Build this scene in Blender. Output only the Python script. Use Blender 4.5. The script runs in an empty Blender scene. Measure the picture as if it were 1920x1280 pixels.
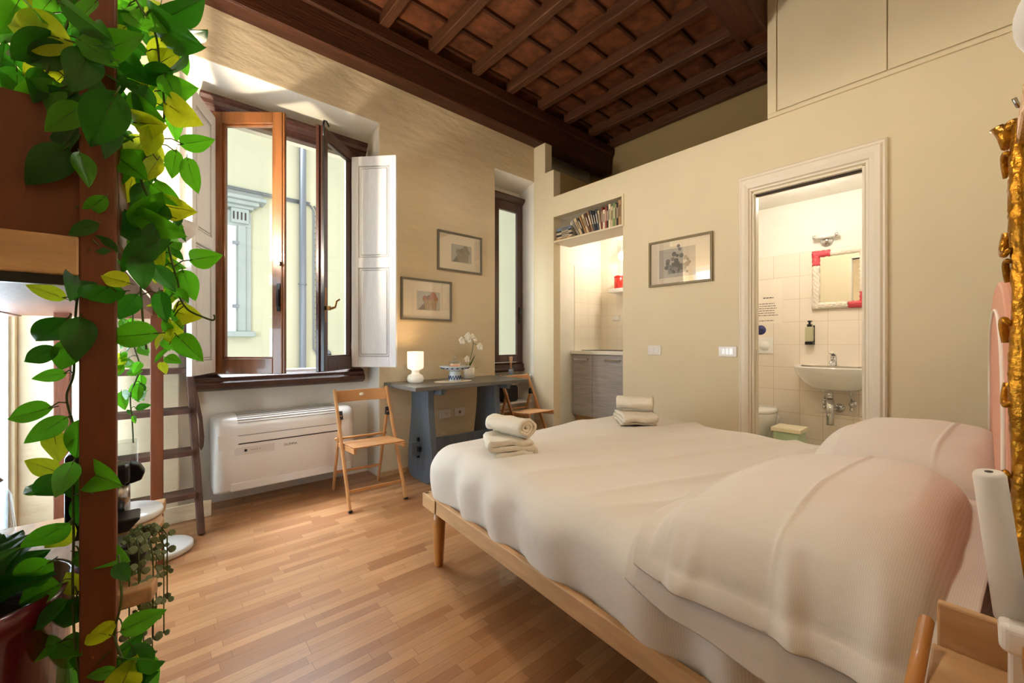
import bpy, bmesh, math, random
from math import sin, cos, pi, radians as R, hypot
from mathutils import Vector, Matrix, noise
random.seed(7)
S = bpy.context.scene
C = S.collection

# ------------------------------------------------------------------ camera
F_PX, TH, HOR, CAMZ = 771.0, R(41.3), 641.0, 1.08
cam_d = bpy.data.cameras.new('camera'); cam = bpy.data.objects.new('camera', cam_d); C.objects.link(cam)
cam.location = (0, 0, CAMZ); cam.rotation_euler = (R(90), 0, -TH)
cam_d.sensor_fit = 'HORIZONTAL'; cam_d.sensor_width = 36.0; cam_d.lens = 36.0*F_PX/1920.0
cam_d.shift_y = (HOR-640.0)/1920.0; cam_d.clip_start = 0.02; cam_d.clip_end = 60
S.camera = cam

def pt(u, v, d):
    """world point seen at pixel (u,v) at depth d"""
    a = (u-960)/F_PX; c, s = cos(TH), sin(TH)
    return Vector(((s+c*a)*d, (c-s*a)*d, CAMZ-(v-HOR)/F_PX*d))

# ------------------------------------------------------------------ view, world, key lights
S.view_settings.view_transform = 'Standard'; S.view_settings.look = 'None'
S.view_settings.gamma = 1.0; S.view_settings.use_curve_mapping = False
S.view_settings.exposure = 0.27
W = bpy.data.worlds.new('sky'); S.world = W; W.use_nodes = True
bg = W.node_tree.nodes['Background']; bg.inputs[0].default_value = (0.88, 0.94, 1.0, 1); bg.inputs[1].default_value = 0.95

def lamp(name, loc, power, col, rad=0.05, kind='POINT', **kw):
    d = bpy.data.lights.new(name, kind); d.energy = power; d.color = col
    if kind == 'POINT' or kind == 'SPOT': d.shadow_soft_size = rad
    for k, v in kw.items(): setattr(d, k, v)
    o = bpy.data.objects.new(name, d); o.location = loc; C.objects.link(o); return o
sun_d = bpy.data.lights.new('overcast_daylight', 'SUN'); sun_d.energy = 25.0; sun_d.angle = R(45); sun_d.color = (0.82, 0.91, 1.0)
sun = bpy.data.objects.new('overcast_daylight', sun_d); C.objects.link(sun); sun.location = (0.5, 7, 8)
sun.rotation_euler = Vector((0.10, -0.60, -0.80)).to_track_quat('-Z', 'Y').to_euler()
al = bpy.data.lights.new('daylight_left_door', 'AREA'); al.shape = 'RECTANGLE'; al.size = 1.3; al.size_y = 2.0; al.energy = 260; al.color = (0.74, 0.87, 1.0)
alo = bpy.data.objects.new('daylight_left_door', al); C.objects.link(alo); alo.location = (-1.25, 2.45, 1.25); alo.rotation_euler = (0, R(-90), 0)
WARM = (1.0, 0.72, 0.42); WARM2 = (1.0, 0.84, 0.64)

# ------------------------------------------------------------------ materials
def lin(c):
    if isinstance(c, str):
        c = [int(c[i:i+2], 16)/255 for i in (0, 2, 4)]
    return tuple(((x/12.92) if x <= 0.04045 else ((x+0.055)/1.055)**2.4) for x in c)
def mat(name, col, rough=0.6, metal=0, bump=0, bscale=30, var=0, vscale=6, emit=0, spec=0.5, stretch=None, detail=4, trans=0, coat=0, bdist=0.01):
    m = bpy.data.materials.new(name); m.use_nodes = True; nt = m.node_tree; N = nt.nodes; L = nt.links
    b = N['Principled BSDF']; c = lin(col)
    b.inputs['Base Color'].default_value = (*c, 1); b.inputs['Roughness'].default_value = rough
    b.inputs['Metallic'].default_value = metal; b.inputs['Specular IOR Level'].default_value = spec
    b.inputs['Coat Weight'].default_value = coat
    if trans: b.inputs['Transmission Weight'].default_value = trans
    if emit: b.inputs['Emission Color'].default_value = (*c, 1); b.inputs['Emission Strength'].default_value = emit
    tc = N.new('ShaderNodeTexCoord'); mp = N.new('ShaderNodeMapping'); L.new(tc.outputs['Object'], mp.inputs[0])
    if stretch: mp.inputs['Scale'].default_value = stretch
    if var:
        n = N.new('ShaderNodeTexNoise'); n.inputs['Scale'].default_value = vscale; n.inputs['Detail'].default_value = detail
        L.new(mp.outputs[0], n.inputs['Vector'])
        cr = N.new('ShaderNodeValToRGB'); e = cr.color_ramp.elements
        e[0].position = 0.3; e[1].position = 0.7
        e[0].color = (*[x*(1-var) for x in c], 1); e[1].color = (*[min(1, x*(1+var)) for x in c], 1)
        L.new(n.outputs['Fac'], cr.inputs[0]); L.new(cr.outputs[0], b.inputs['Base Color'])
    if bump:
        n = N.new('ShaderNodeTexNoise'); n.inputs['Scale'].default_value = bscale; n.inputs['Detail'].default_value = 5
        L.new(mp.outputs[0], n.inputs['Vector'])
        bp = N.new('ShaderNodeBump'); bp.inputs['Strength'].default_value = bump; bp.inputs['Distance'].default_value = bdist
        L.new(n.outputs['Fac'], bp.inputs['Height']); L.new(bp.outputs[0], b.inputs['Normal'])
    return m
def glass(name, tint=(1, 1, 1), gloss=0.06):
    m = bpy.data.materials.new(name); m.use_nodes = True; nt = m.node_tree; N = nt.nodes; L = nt.links
    N.clear(); o = N.new('ShaderNodeOutputMaterial'); t = N.new('ShaderNodeBsdfTransparent'); t.inputs[0].default_value = (*tint, 1)
    g = N.new('ShaderNodeBsdfGlossy'); g.inputs['Roughness'].default_value = 0.02
    mx = N.new('ShaderNodeMixShader'); mx.inputs[0].default_value = gloss
    L.new(t.outputs[0], mx.inputs[1]); L.new(g.outputs[0], mx.inputs[2]); L.new(mx.outputs[0], o.inputs[0]); return m
def brick_mat(name, c1, c2, mortar, bw, rh, msize, rough, bump=0.0, off=0.5, axes='xy', grain=0, var=0.0, coat=0, squash=1.0, shift=(0,0,0), jitter=False):
    """procedural strips, tiles or planks: axes gives the world axes used as brick U and V"""
    m = bpy.data.materials.new(name); m.use_nodes = True; nt = m.node_tree; N = nt.nodes; L = nt.links
    b = N['Principled BSDF']; b.inputs['Roughness'].default_value = rough; b.inputs['Coat Weight'].default_value = coat
    tc = N.new('ShaderNodeTexCoord'); sx = N.new('ShaderNodeSeparateXYZ'); cx = N.new('ShaderNodeCombineXYZ')
    mp = N.new('ShaderNodeMapping'); mp.inputs['Location'].default_value = shift
    L.new(tc.outputs['Object'], mp.inputs[0]); L.new(mp.outputs[0], sx.inputs[0])
    ix = {'x': 0, 'y': 1, 'z': 2}
    L.new(sx.outputs[ix[axes[0]]], cx.inputs[0]); L.new(sx.outputs[ix[axes[1]]], cx.inputs[1])
    bt = N.new('ShaderNodeTexBrick'); bt.offset = off; bt.inputs['Scale'].default_value = 1.0
    bt.inputs['Brick Width'].default_value = bw; bt.inputs['Row Height'].default_value = rh
    bt.inputs['Mortar Size'].default_value = msize; bt.inputs['Mortar Smooth'].default_value = 0.1
    bt.inputs['Color1'].default_value = (*lin(c1), 1); bt.inputs['Color2'].default_value = (*lin(c2), 1)
    bt.inputs['Mortar'].default_value = (*lin(mortar), 1)
    if jitter:
        dv = N.new('ShaderNodeMath'); dv.operation = 'DIVIDE'; dv.inputs[1].default_value = rh; L.new(sx.outputs[ix[axes[1]]], dv.inputs[0])
        fl = N.new('ShaderNodeMath'); fl.operation = 'FLOOR'; L.new(dv.outputs[0], fl.inputs[0])
        wn = N.new('ShaderNodeTexWhiteNoise'); wn.noise_dimensions = '1D'; L.new(fl.outputs[0], wn.inputs['W'])
        ad = N.new('ShaderNodeMath'); ad.operation = 'MULTIPLY_ADD'; ad.inputs[1].default_value = 7.0
        L.new(wn.outputs['Value'], ad.inputs[0]); L.new(sx.outputs[ix[axes[0]]], ad.inputs[2])
        c2 = N.new('ShaderNodeCombineXYZ'); L.new(ad.outputs[0], c2.inputs[0]); L.new(sx.outputs[ix[axes[1]]], c2.inputs[1]); cx = c2
    L.new(cx.outputs[0], bt.inputs['Vector'])
    colout = bt.outputs['Color']
    if grain:
        mg = N.new('ShaderNodeMapping'); mg.inputs['Scale'].default_value = (3, 60, 1); L.new(cx.outputs[0], mg.inputs[0])
        n = N.new('ShaderNodeTexNoise'); n.inputs['Scale'].default_value = 2.0; n.inputs['Detail'].default_value = 6; L.new(mg.outputs[0], n.inputs['Vector'])
        n2 = N.new('ShaderNodeTexNoise'); n2.inputs['Scale'].default_value = 1.1; L.new(cx.outputs[0], n2.inputs['Vector'])
        mm = N.new('ShaderNodeMath'); mm.operation = 'MULTIPLY_ADD'; mm.inputs[1].default_value = grain; mm.inputs[2].default_value = 1-grain*0.5
        L.new(n.outputs['Fac'], mm.inputs[0])
        m3 = N.new('ShaderNodeMath'); m3.operation = 'MULTIPLY_ADD'; m3.inputs[1].default_value = 0.3; m3.inputs[2].default_value = 0.85
        L.new(n2.outputs['Fac'], m3.inputs[0])
        m4 = N.new('ShaderNodeMath'); m4.operation = 'MULTIPLY'; L.new(mm.outputs[0], m4.inputs[0]); L.new(m3.outputs[0], m4.inputs[1])
        vm = N.new('ShaderNodeVectorMath'); vm.operation = 'SCALE'; L.new(colout, vm.inputs[0]); L.new(m4.outputs[0], vm.inputs['Scale'])
        colout = vm.outputs[0]
    L.new(colout, b.inputs['Base Color'])
    if bump:
        bp = N.new('ShaderNodeBump'); bp.inputs['Strength'].default_value = bump; bp.inputs['Distance'].default_value = 0.003
        inv = N.new('ShaderNodeMath'); inv.operation = 'SUBTRACT'; inv.inputs[0].default_value = 1.0
        L.new(bt.outputs['Fac'], inv.inputs[1]); L.new(inv.outputs[0], bp.inputs['Height']); L.new(bp.outputs[0], b.inputs['Normal'])
    return m
def linen(name, col, stripe=0, rough=0.85, axis=0, bump=0.35):
    """woven cloth; stripe = period of the satin stripe in metres"""
    m = mat(name, col, rough, bump=0.25, bscale=9, spec=0.2, bdist=0.02); nt = m.node_tree; N = nt.nodes; L = nt.links
    b = N['Principled BSDF']; b.inputs['Sheen Weight'].default_value = 0.2
    if stripe:
        tc = N.new('ShaderNodeTexCoord'); w = N.new('ShaderNodeTexWave'); w.wave_type = 'BANDS'; w.bands_direction = 'X' if axis == 0 else 'Y'
        w.inputs['Scale'].default_value = 0.314/stripe*2.2; w.inputs['Distortion'].default_value = 0.15
        L.new(tc.outputs['UV'], w.inputs['Vector'])
        cr = N.new('ShaderNodeValToRGB'); e = cr.color_ramp.elements; c = lin(col)
        e[0].position = 0.35; e[1].position = 0.65; e[0].color = (*[x*0.93 for x in c], 1); e[1].color = (*c, 1)
        L.new(w.outputs['Fac'], cr.inputs[0]); L.new(cr.outputs[0], b.inputs['Base Color'])
        cr2 = N.new('ShaderNodeMath'); cr2.operation = 'MULTIPLY_ADD'; cr2.inputs[1].default_value = -0.35; cr2.inputs[2].default_value = 0.9
        L.new(w.outputs['Fac'], cr2.inputs[0]); L.new(cr2.outputs[0], b.inputs['Roughness'])
    return m

M = {}
M['plaster'] = mat('cream plaster', 'DCCAA8', 0.85, bump=0.7, bscale=4, stretch=(0.6, 1, 1.7), var=0.05, vscale=2.2, spec=0.2, bdist=0.03)
M['plaster_white'] = mat('white plaster', 'E9E4D8', 0.85, bump=0.35, bscale=6, var=0.03, spec=0.2, bdist=0.02)
M['wall_paint'] = mat('cream paint', 'DFD0AF', 0.8, bump=0.15, bscale=8, var=0.02, vscale=3, spec=0.2)
M['trim_paint'] = mat('cream trim paint', 'EADFCB', 0.45, spec=0.4)
M['void'] = mat('shade toned loft plaster', 'A98F62', 0.9, bump=0.2, bscale=7, spec=0.1)  # darker copy of the wall plaster, the loft's shade put into the colour
M['floor'] = brick_mat('oak strip parquet', '98643C', 'B68558', '744E30', 0.30, 0.041, 0.0007, 0.31, 0.2, 0.0, 'xy', grain=0.5, coat=0.35, jitter=True)
M['old_wood'] = mat('old brown beam', '42220F', 0.55, bump=0.5, bscale=14, var=0.35, vscale=5, stretch=(0.5, 6, 6), spec=0.35)
M['old_wood_y'] = mat('old brown rafter', '52301A', 0.5, bump=0.5, bscale=14, var=0.32, vscale=5, stretch=(6, 0.5, 6), spec=0.35)
M['ceil_tile'] = mat('painted terracotta boards', '673A20', 0.6, bump=0.4, bscale=9, var=0.5, vscale=11, spec=0.3)
M['dark_frame'] = mat('dark walnut window wood', '42231A', 0.35, bump=0.1, bscale=20, var=0.3, vscale=6, stretch=(4, 4, 0.6), coat=0.3)
M['sash_wood'] = mat('brown varnished sash wood', '774824', 0.33, bump=0.1, bscale=20, var=0.35, vscale=4, stretch=(5, 5, 0.5), coat=0.35)
M['shutter'] = mat('grey white shutter paint', 'E8E8E8', 0.55, bump=0.15, bscale=30, var=0.05, vscale=14, stretch=(8, 8, 0.7))
M['ladder'] = mat('dark brown ladder wood', '4A2C1C', 0.6, bump=0.3, bscale=20, var=0.35, vscale=8, stretch=(2, 2, 1))
M['bunk'] = mat('reddish brown loft wood', '6A3312', 0.5, bump=0.1, bscale=18, var=0.2, vscale=5, stretch=(6, 6, 0.8))
M['bunk_light'] = mat('pale beech rail', 'C29A70', 0.5, bump=0.1, bscale=20, var=0.12, vscale=8, stretch=(0.8, 6, 6))
M['beech'] = mat('beech chair wood', 'BD8550', 0.42, bump=0.05, bscale=30, var=0.12, vscale=10, coat=0.15)
M['bed_wood'] = mat('pale oak bed wood', 'C79C6C', 0.5, bump=0.08, bscale=30, var=0.12, vscale=7, stretch=(5, 1, 5))
M['bed_leg'] = mat('honey bed leg wood', 'B97B38', 0.4, var=0.12, vscale=6, coat=0.2)
M['table'] = mat('blue grey table stain', '5C6670', 0.42, bump=0.15, bscale=16, var=0.16, vscale=6, stretch=(4, 4, 0.7))
M['table_top'] = mat('grey brown table top', '6B6862', 0.3, bump=0.08, bscale=16, var=0.14, vscale=6, stretch=(0.7, 6, 4))
M['white_plastic'] = mat('white plastic', 'E9E2D8', 0.3, spec=0.5)
M['dark_gap'] = mat('dark slot', '2A1C14', 0.6)
M['black'] = mat('black plastic', '111113', 0.3)
M['steel'] = mat('brushed steel', 'B8B8B8', 0.25, metal=1)
M['chrome'] = mat('chrome', 'D0D0D0', 0.08, metal=1)
M['brass'] = mat('old brass', '8A6136', 0.35, metal=1)
M['ceramic'] = mat('white ceramic', 'F1EEE8', 0.12, coat=0.4)
M['glass'] = glass('window glass', (0.97, 0.99, 0.98), 0.05)
M['pic_glass'] = glass('picture glass', (1, 1, 1), 0.10)
M['clear'] = glass('clear glass', (0.93, 0.95, 0.96), 0.16)
M['mirror'] = mat('mirror glass', 'F4F4F2', 0.02, metal=1)
M['cloth'] = linen('white cotton with satin stripe', 'E6DCCE', 0.012)
M['pillow'] = linen('white pillow cotton', 'E4D9CC', 0.0065)
M['towel'] = mat('cream terry towel', 'F0E4CF', 0.95, bump=1.0, bscale=260, spec=0.1, bdist=0.004)
M['pink'] = mat('pink headboard paint', 'D9997F', 0.6, bump=0.05)
M['pink_line'] = mat('white headboard line', 'EADCCF', 0.6)
M['gold'] = mat('worn gilt', 'B07A22', 0.32, metal=0.9, bump=0.7, bscale=45, var=0.5, vscale=12)
M['grey_frame'] = mat('grey brown picture frame', '6F695C', 0.5, var=0.1)
M['gilt_frame'] = mat('dull gilt picture frame', '7A6A45', 0.45, var=0.1)
M['mat_board'] = mat('cream mat board', 'E8DAC0', 0.7)
M['kitchen_door'] = mat('grey limed wood', 'AAA5A4', 0.45, var=0.2, vscale=6, stretch=(1, 0.6, 14), bump=0.05)
M['worktop'] = mat('white worktop', 'EDEAE2', 0.3)
M['ktile'] = brick_mat('cream kitchen tiles', 'F2E8D6', 'F1E6D2', 'DCCDB2', 0.15, 0.15, 0.0015, 0.2, 0.3, 0.0, 'xz')
M['ktile_y'] = brick_mat('cream kitchen tiles, back wall', 'F2E8D6', 'F1E6D2', 'DCCDB2', 0.15, 0.15, 0.0015, 0.2, 0.3, 0.0, 'yz')
M['btile'] = brick_mat('white bathroom tiles', 'F0E2D0', 'F1E4D3', 'D6C4AC', 0.225, 0.225, 0.0022, 0.15, 0.3, 0.0, 'yz', shift=(0, -1.13, -0.83))
M['red'] = mat('red enamel', 'C8281E', 0.3)
M['facade'] = mat('pale yellow render', 'C9C3A6', 0.9, bump=0.15, bscale=5, var=0.03, vscale=1.5)
M['stone'] = mat('grey stone trim', 'A6ABA6', 0.8, var=0.05)
M['pipe'] = mat('grey zinc pipe', '80848A', 0.45, metal=0.3)
M['lamp_glow'] = mat('lit white glass', 'FFEBD0', 0.4, emit=0.75)
M['lamp_base'] = mat('white glass lamp base', 'F3EAD8', 0.2, emit=0.15)
M['uplight'] = mat('white enamel lamp', 'E6E4E0', 0.4)
M['bulb'] = mat('lit bulb', 'FFE9C0', 0.4, emit=9)
M['leafA'] = mat('mid green leaf', '418512', 0.38, var=0.22, vscale=14, spec=0.5)
M['leafB'] = mat('deep and shaded green leaf', '1F5410', 0.38, var=0.22, vscale=14, spec=0.5)
M['leafC'] = mat('yellow and lit green leaf', '9DB81A', 0.42, var=0.2, vscale=14, spec=0.4)  # leaf greens also carry light: yellow for lit, deep for shaded leaves
for k in ('leafA', 'leafB', 'leafC'):
    nt = M[k].node_tree; N = nt.nodes; L = nt.links; b = N['Principled BSDF']; out = N['Material Output']
    t = N.new('ShaderNodeBsdfTranslucent'); t.inputs[0].default_value = (*[min(1, x*1.9) for x in lin({'leafA': '56A51A', 'leafB': '2E7014', 'leafC': 'B4CE22'}[k])], 1)
    mx = N.new('ShaderNodeMixShader'); mx.inputs[0].default_value = 0.42
    L.new(b.outputs[0], mx.inputs[1]); L.new(t.outputs[0], mx.inputs[2]); L.new(mx.outputs[0], out.inputs[0])
M['stem'] = mat('green brown stem', '4A5A22', 0.5)
M['euca'] = mat('grey green leaves', '7E8C62', 0.55, var=0.2, vscale=20)
M['pot_red'] = mat('dark purple red pot', '5A0E1A', 0.22, coat=0.3)
M['marble'] = mat('white marble', 'ECECEA', 0.2, var=0.12, vscale=9, detail=8)
M['slab'] = mat('live edge slab', 'C89B6C', 0.5, var=0.28, vscale=6, stretch=(5, 1, 5), bump=0.1)
M['curtain'] = mat('white door paint', 'E6E6E4', 0.6)
M['soil'] = mat('potting soil', '2A1E14', 0.95, bump=0.8, bscale=60)
M['blue_pattern'] = mat('blue white glaze', 'D5DCE2', 0.2, var=0.02)
M['blue'] = mat('cobalt glaze', '3B4F78', 0.25)
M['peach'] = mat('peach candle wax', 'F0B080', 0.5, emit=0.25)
M['petal'] = mat('white petal', 'F5EEDF', 0.5)
M['sticker'] = mat('blue violet sticker', '3A3F72', 0.3, var=0.6, vscale=30)
M['olive_label'] = mat('pale olive bottle', 'B8B592', 0.3)
M['green_box'] = mat('translucent green plastic box', 'BCD3B0', 0.3)
M['lid'] = mat('cream plastic lid', 'F3E6C6', 0.35)
M['pink_red'] = mat('coral red paint', 'E0525A', 0.45)
M['carved_white'] = mat('cream carved wood paint', 'F2E6D2', 0.45)

# ------------------------------------------------------------------ mesh helpers
def bm_box(bm, x0, x1, y0, y1, z0, z1, mi=0):
    vs = [bm.verts.new((x, y, z)) for x in (x0, x1) for y in (y0, y1) for z in (z0, z1)]
    fs = []
    for f in ((0, 1, 3, 2), (4, 6, 7, 5), (0, 4, 5, 1), (2, 3, 7, 6), (0, 2, 6, 4), (1, 5, 7, 3)):
        fc = bm.faces.new([vs[i] for i in f]); fc.material_index = mi; fs.append(fc)
    return vs
def bm_bar(bm, a, b, w, h, up=(0, 0, 1), mi=0):
    """rectangular bar from a to b, w across, h along 'up'"""
    a, b = Vector(a), Vector(b); d = (b-a).normalized(); u = Vector(up); s = d.cross(u).normalized(); u = s.cross(d).normalized()
    vs = []
    for p in (a, b):
        for i, j in ((-1, -1), (1, -1), (1, 1), (-1, 1)): vs.append(bm.verts.new(p+s*w/2*i+u*h/2*j))
    for f in ((3, 2, 1, 0), (4, 5, 6, 7), (0, 1, 5, 4), (1, 2, 6, 5), (2, 3, 7, 6), (3, 0, 4, 7)):
        fc = bm.faces.new([vs[i] for i in f]); fc.material_index = mi
def bm_tube(bm, pts, r, n=10, mi=0, caps=True):
    pts = [Vector(p) for p in pts]; rs = r if isinstance(r, (list, tuple)) else [r]*len(pts); rings = []
    prev = None
    for i, p in enumerate(pts):
        d = (pts[min(i+1, len(pts)-1)]-pts[max(i-1, 0)]).normalized()
        ref = prev if prev is not None else (Vector((1, 0, 0)) if abs(d.z) > 0.8 else Vector((0, 0, 1)))
        s = d.cross(ref).normalized() if prev is None else (ref-d*ref.dot(d)).normalized()
        prev = s; t = d.cross(s)
        rings.append([bm.verts.new(p+(s*cos(2*pi*k/n)+t*sin(2*pi*k/n))*rs[i]) for k in range(n)])
    for A, B in zip(rings, rings[1:]):
        for k in range(n):
            f = bm.faces.new((A[k], A[(k+1) % n], B[(k+1) % n], B[k])); f.material_index = mi; f.smooth = True
    if caps:
        for A in (rings[0][::-1], rings[-1]):
            f = bm.faces.new(A); f.material_index = mi
def bm_lathe(bm, prof, c=(0, 0, 0), n=32, mi=0, axis='z', sx=1, sy=1):
    rings = []; c = Vector(c)
    for r, z in prof:
        ring = []
        for k in range(n):
            a = 2*pi*k/n; p = (r*cos(a)*sx, r*sin(a)*sy, z)
            if axis == 'x': p = (p[2], p[0], p[1])
            if axis == 'y': p = (p[0], p[2], p[1])
            ring.append(bm.verts.new(c+Vector(p)))
        rings.append(ring)
    for A, B in zip(rings, rings[1:]):
        for k in range(n):
            f = bm.faces.new((A[k], A[(k+1) % n], B[(k+1) % n], B[k])); f.material_index = mi; f.smooth = True
    for A, (r, z) in ((rings[0][::-1], prof[0]), (rings[-1], prof[-1])):
        if r > 1e-5:
            f = bm.faces.new(A); f.material_index = mi
def bm_prism(bm, poly, h0, h1, axes='xyz', mi=0):
    """poly in (first,second) axes, extruded on third from h0 to h1"""
    ix = {'x': 0, 'y': 1, 'z': 2}; o = [ix[a] for a in axes]; L = []
    for h in (h0, h1):
        r = []
        for a, b in poly:
            p = [0, 0, 0]; p[o[0]] = a; p[o[1]] = b; p[o[2]] = h; r.append(bm.verts.new(p))
        L.append(r)
    n = len(poly); bm.faces.new(L[0][::-1]).material_index = mi; bm.faces.new(L[1]).material_index = mi
    for k in range(n): bm.faces.new((L[0][k], L[0][(k+1) % n], L[1][(k+1) % n], L[1][k])).material_index = mi
def bm_grid(bm, fn, nu, nv, mi=0, closed_u=False, uv=None):
    V = [[bm.verts.new(fn(i/nu, j/nv)) for j in range(nv+1)] for i in range(nu+(0 if closed_u else 1))]
    ul = bm.loops.layers.uv.verify() if uv else None
    for i in range(nu):
        for j in range(nv):
            q = (V[i][j], V[(i+1) % len(V)][j], V[(i+1) % len(V)][j+1], V[i][j+1])
            f = bm.faces.new(q); f.smooth = True; f.material_index = mi
            if uv:
                for l, (a, b) in zip(f.loops, ((i, j), (i+1, j), (i+1, j+1), (i, j+1))): l[ul].uv = uv(a/nu, b/nv)
    return V
def bm_ball(bm, c, r, n=12, sx=1, sy=1, sz=1, mi=0):
    c = Vector(c); prof = [(max(1e-4, sin(pi*k/n)), -cos(pi*k/n)) for k in range(n+1)]
    rings = []
    for rr, z in prof:
        rings.append([bm.verts.new(c+Vector((rr*cos(2*pi*k/(2*n))*r*sx, rr*sin(2*pi*k/(2*n))*r*sy, z*r*sz))) for k in range(2*n)])
    for A, B in zip(rings, rings[1:]):
        for k in range(2*n):
            f = bm.faces.new((A[k], A[(k+1) % (2*n)], B[(k+1) % (2*n)], B[k])); f.smooth = True; f.material_index = mi
BM = bmesh.new
def obj(name, bm, m, parent=None, bev=0, smooth=False, seg=2, solid=0, recalc=True):
    if recalc: bmesh.ops.recalc_face_normals(bm, faces=bm.faces)
    me = bpy.data.meshes.new(name)
    off = Vector((0, 0, 0))
    if parent is None and len(bm.verts):
        xs = [v.co for v in bm.verts]
        off = Vector(((min(p.x for p in xs)+max(p.x for p in xs))/2, (min(p.y for p in xs)+max(p.y for p in xs))/2, min(p.z for p in xs)))
    bm.to_mesh(me); bm.free()
    for mm in (m if isinstance(m, (list, tuple)) else [m]): me.materials.append(M[mm] if isinstance(mm, str) else mm)
    o = bpy.data.objects.new(name, me); C.objects.link(o)
    if smooth:
        for p in me.polygons: p.use_smooth = True
    if off.length > 0:
        me.transform(Matrix.Translation(-off)); o.location = off
    if parent is not None:
        o.parent = parent
        r = parent
        while r.parent: r = r.parent
        if r.type == 'EMPTY' and not r.get('local'):
            if parent is r: o.matrix_parent_inverse = Matrix.LocRotScale(r.location, r.rotation_euler, r.scale).inverted()
    if bev:
        b = o.modifiers.new('bevel', 'BEVEL'); b.width = bev; b.segments = seg; b.limit_method = 'ANGLE'; b.angle_limit = R(40)
    if solid:
        s = o.modifiers.new('solid', 'SOLIDIFY'); s.thickness = solid; s.offset = 0
    return o
def tag(o, label, cat, group=None, kind=None):
    if label: o['label'] = label
    if cat: o['category'] = cat
    if group: o['group'] = group
    if kind: o['kind'] = kind
    return o
def thing(name, label, cat, loc=(0, 0, 0), rz=0, group=None, local=False, kind=None):
    """Empty at the base; with local=True parts are modelled in the thing's own frame, else in world coordinates"""
    o = bpy.data.objects.new(name, None); C.objects.link(o); o.location = loc; o.rotation_euler = (0, 0, rz); o.empty_display_size = 0.1
    if local: o['local'] = 1
    return tag(o, label, cat, group, kind)
def struct(name, loc=(0, 0, 0)):
    o = bpy.data.objects.new(name, None); C.objects.link(o); o.location = loc; o['kind'] = 'structure'; return o
def smesh(name, bm, m, **k):
    o = obj(name, bm, m, **k)
    o['kind'] = 'structure'; return o
def one(name, fn, m, label, cat, group=None, **k):
    bm = BM(); fn(bm); return tag(obj(name, bm, m, **k), label, cat, group)
def part(name, parent, m, fn, **k):
    bm = BM(); fn(bm); return obj(name, bm, m, parent, **k)
def dup(root, loc, rz, label=None, group=None):
    r = root.copy(); C.objects.link(r); r.location = loc; r.rotation_euler = (0, 0, rz)
    if label: r['label'] = label
    if group: r['group'] = group
    for ch in list(root.children):
        c = ch.copy(); C.objects.link(c); c.parent = r
        for g in ch.children:
            d = g.copy(); C.objects.link(d); d.parent = c
    return r

YA, XB, YD, XL = 3.17, 3.10, -0.35, -0.50      # window wall, right wall, wall behind, left wall
# ================================================================== THE SETTING
smesh('floor', (lambda b: (bm_box(b, XL-0.1, XB, YD-0.1, 3.75, -0.08, 0), b)[1])(BM()), 'floor')
b = BM(); bm_box(b, XB+0.001, 4.95, YD, 3.75, -0.08, 0); smesh('floor_kitchen_bathroom', b, brick_mat('pale floor tiles', 'D8CDB8', 'D3C8B2', 'B0A48E', 0.3, 0.3, 0.003, 0.3, 0.2, 0.0, 'xy'))

# window wall with its two deep recesses
def slab_back(b):
    poly = [(XL-0.1, 0), (0.128, 0), (0.128, 2.83), (1.372, 2.83), (1.372, 0), (2.56, 0), (2.56, 2.80), (XB, 2.80), (XB, 3.75), (XL-0.1, 3.75)]
    bm_prism(b, poly, YA, 3.40, 'xzy')
b = BM(); slab_back(b); smesh('wall_back', b, 'plaster', bev=0.006)
def recess(b):
    z1 = 3.75
    bm_prism(b, [(YA+0.001, 2.831), (3.40, 2.74), (3.40, 2.83), (YA+0.001, 2.8315)], 0.128, 1.372, 'yzx')
    bm_prism(b, [(YA+0.001, 2.801), (3.40, 2.73), (3.40, 2.80), (YA+0.001, 2.8015)], 2.56, XB-0.002, 'yzx')
    bm_box(b, 1.3705, 1.3722, YA+0.004, 3.40, 0, 2.80); bm_box(b, 0.127, 0.1295, YA+0.004, 3.40, 0, 2.80)
    bm_box(b, 2.5585, 2.5615, YA+0.004, 3.40, 0, 2.78); bm_box(b, XB-0.0015, XB+0.001, YA+0.002, 3.40, 0, 2.79)
    for x0, x1, a0, a1, zb, zt in ((XL-0.1, 1.9, 0.29, 1.24, 0.80, 2.63), (1.9, 4.40, 2.66, 3.32, 0.80, 2.60)):
        bm_box(b, x0, a0, 3.401, 3.58, 0, z1); bm_box(b, a1, x1, 3.401, 3.58, 0, z1)
        bm_box(b, a0, a1, 3.401, 3.58, 0, zb); bm_box(b, a0, a1, 3.401, 3.58, zt, z1)
b = BM(); recess(b); smesh('wall_back_recess', b, 'plaster_white')


# right wall, 10 cm thick, with bookshelf niche, kitchen opening, bathroom door
def wall_b(b):
    x0, x1 = XB, XB+0.10
    bm_box(b, x0, x1, 2.883, 3.004, 0, 2.845)
    bm_box(b, x0, x1, 3.0045, YA, 0, 3.165)
    bm_box(b, x0, x1, 3.17, 3.40, 0, 2.80)
    bm_box(b, x0, x1, 1.033, 2.06, 0, 2.565)
    bm_box(b, x0, x1, 2.06, 2.883, 2.36, 2.565)
    bm_box(b, x0, x1, 0.438, 1.033, 2.105, 2.565)
    bm_box(b, x0, x1, YD-0.1, 0.438, 0, 2.565)
    bm_box(b, x0, x1, YD-0.1, 0.936, 2.566, 3.75)
b = BM(); wall_b(b); smesh('wall_right', b, 'wall_paint')
b = BM(); bm_box(b, XL-0.1, XB, YD-0.1, YD, 0, 3.75); smesh('wall_front', b, 'wall_paint')
b = BM()
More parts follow.
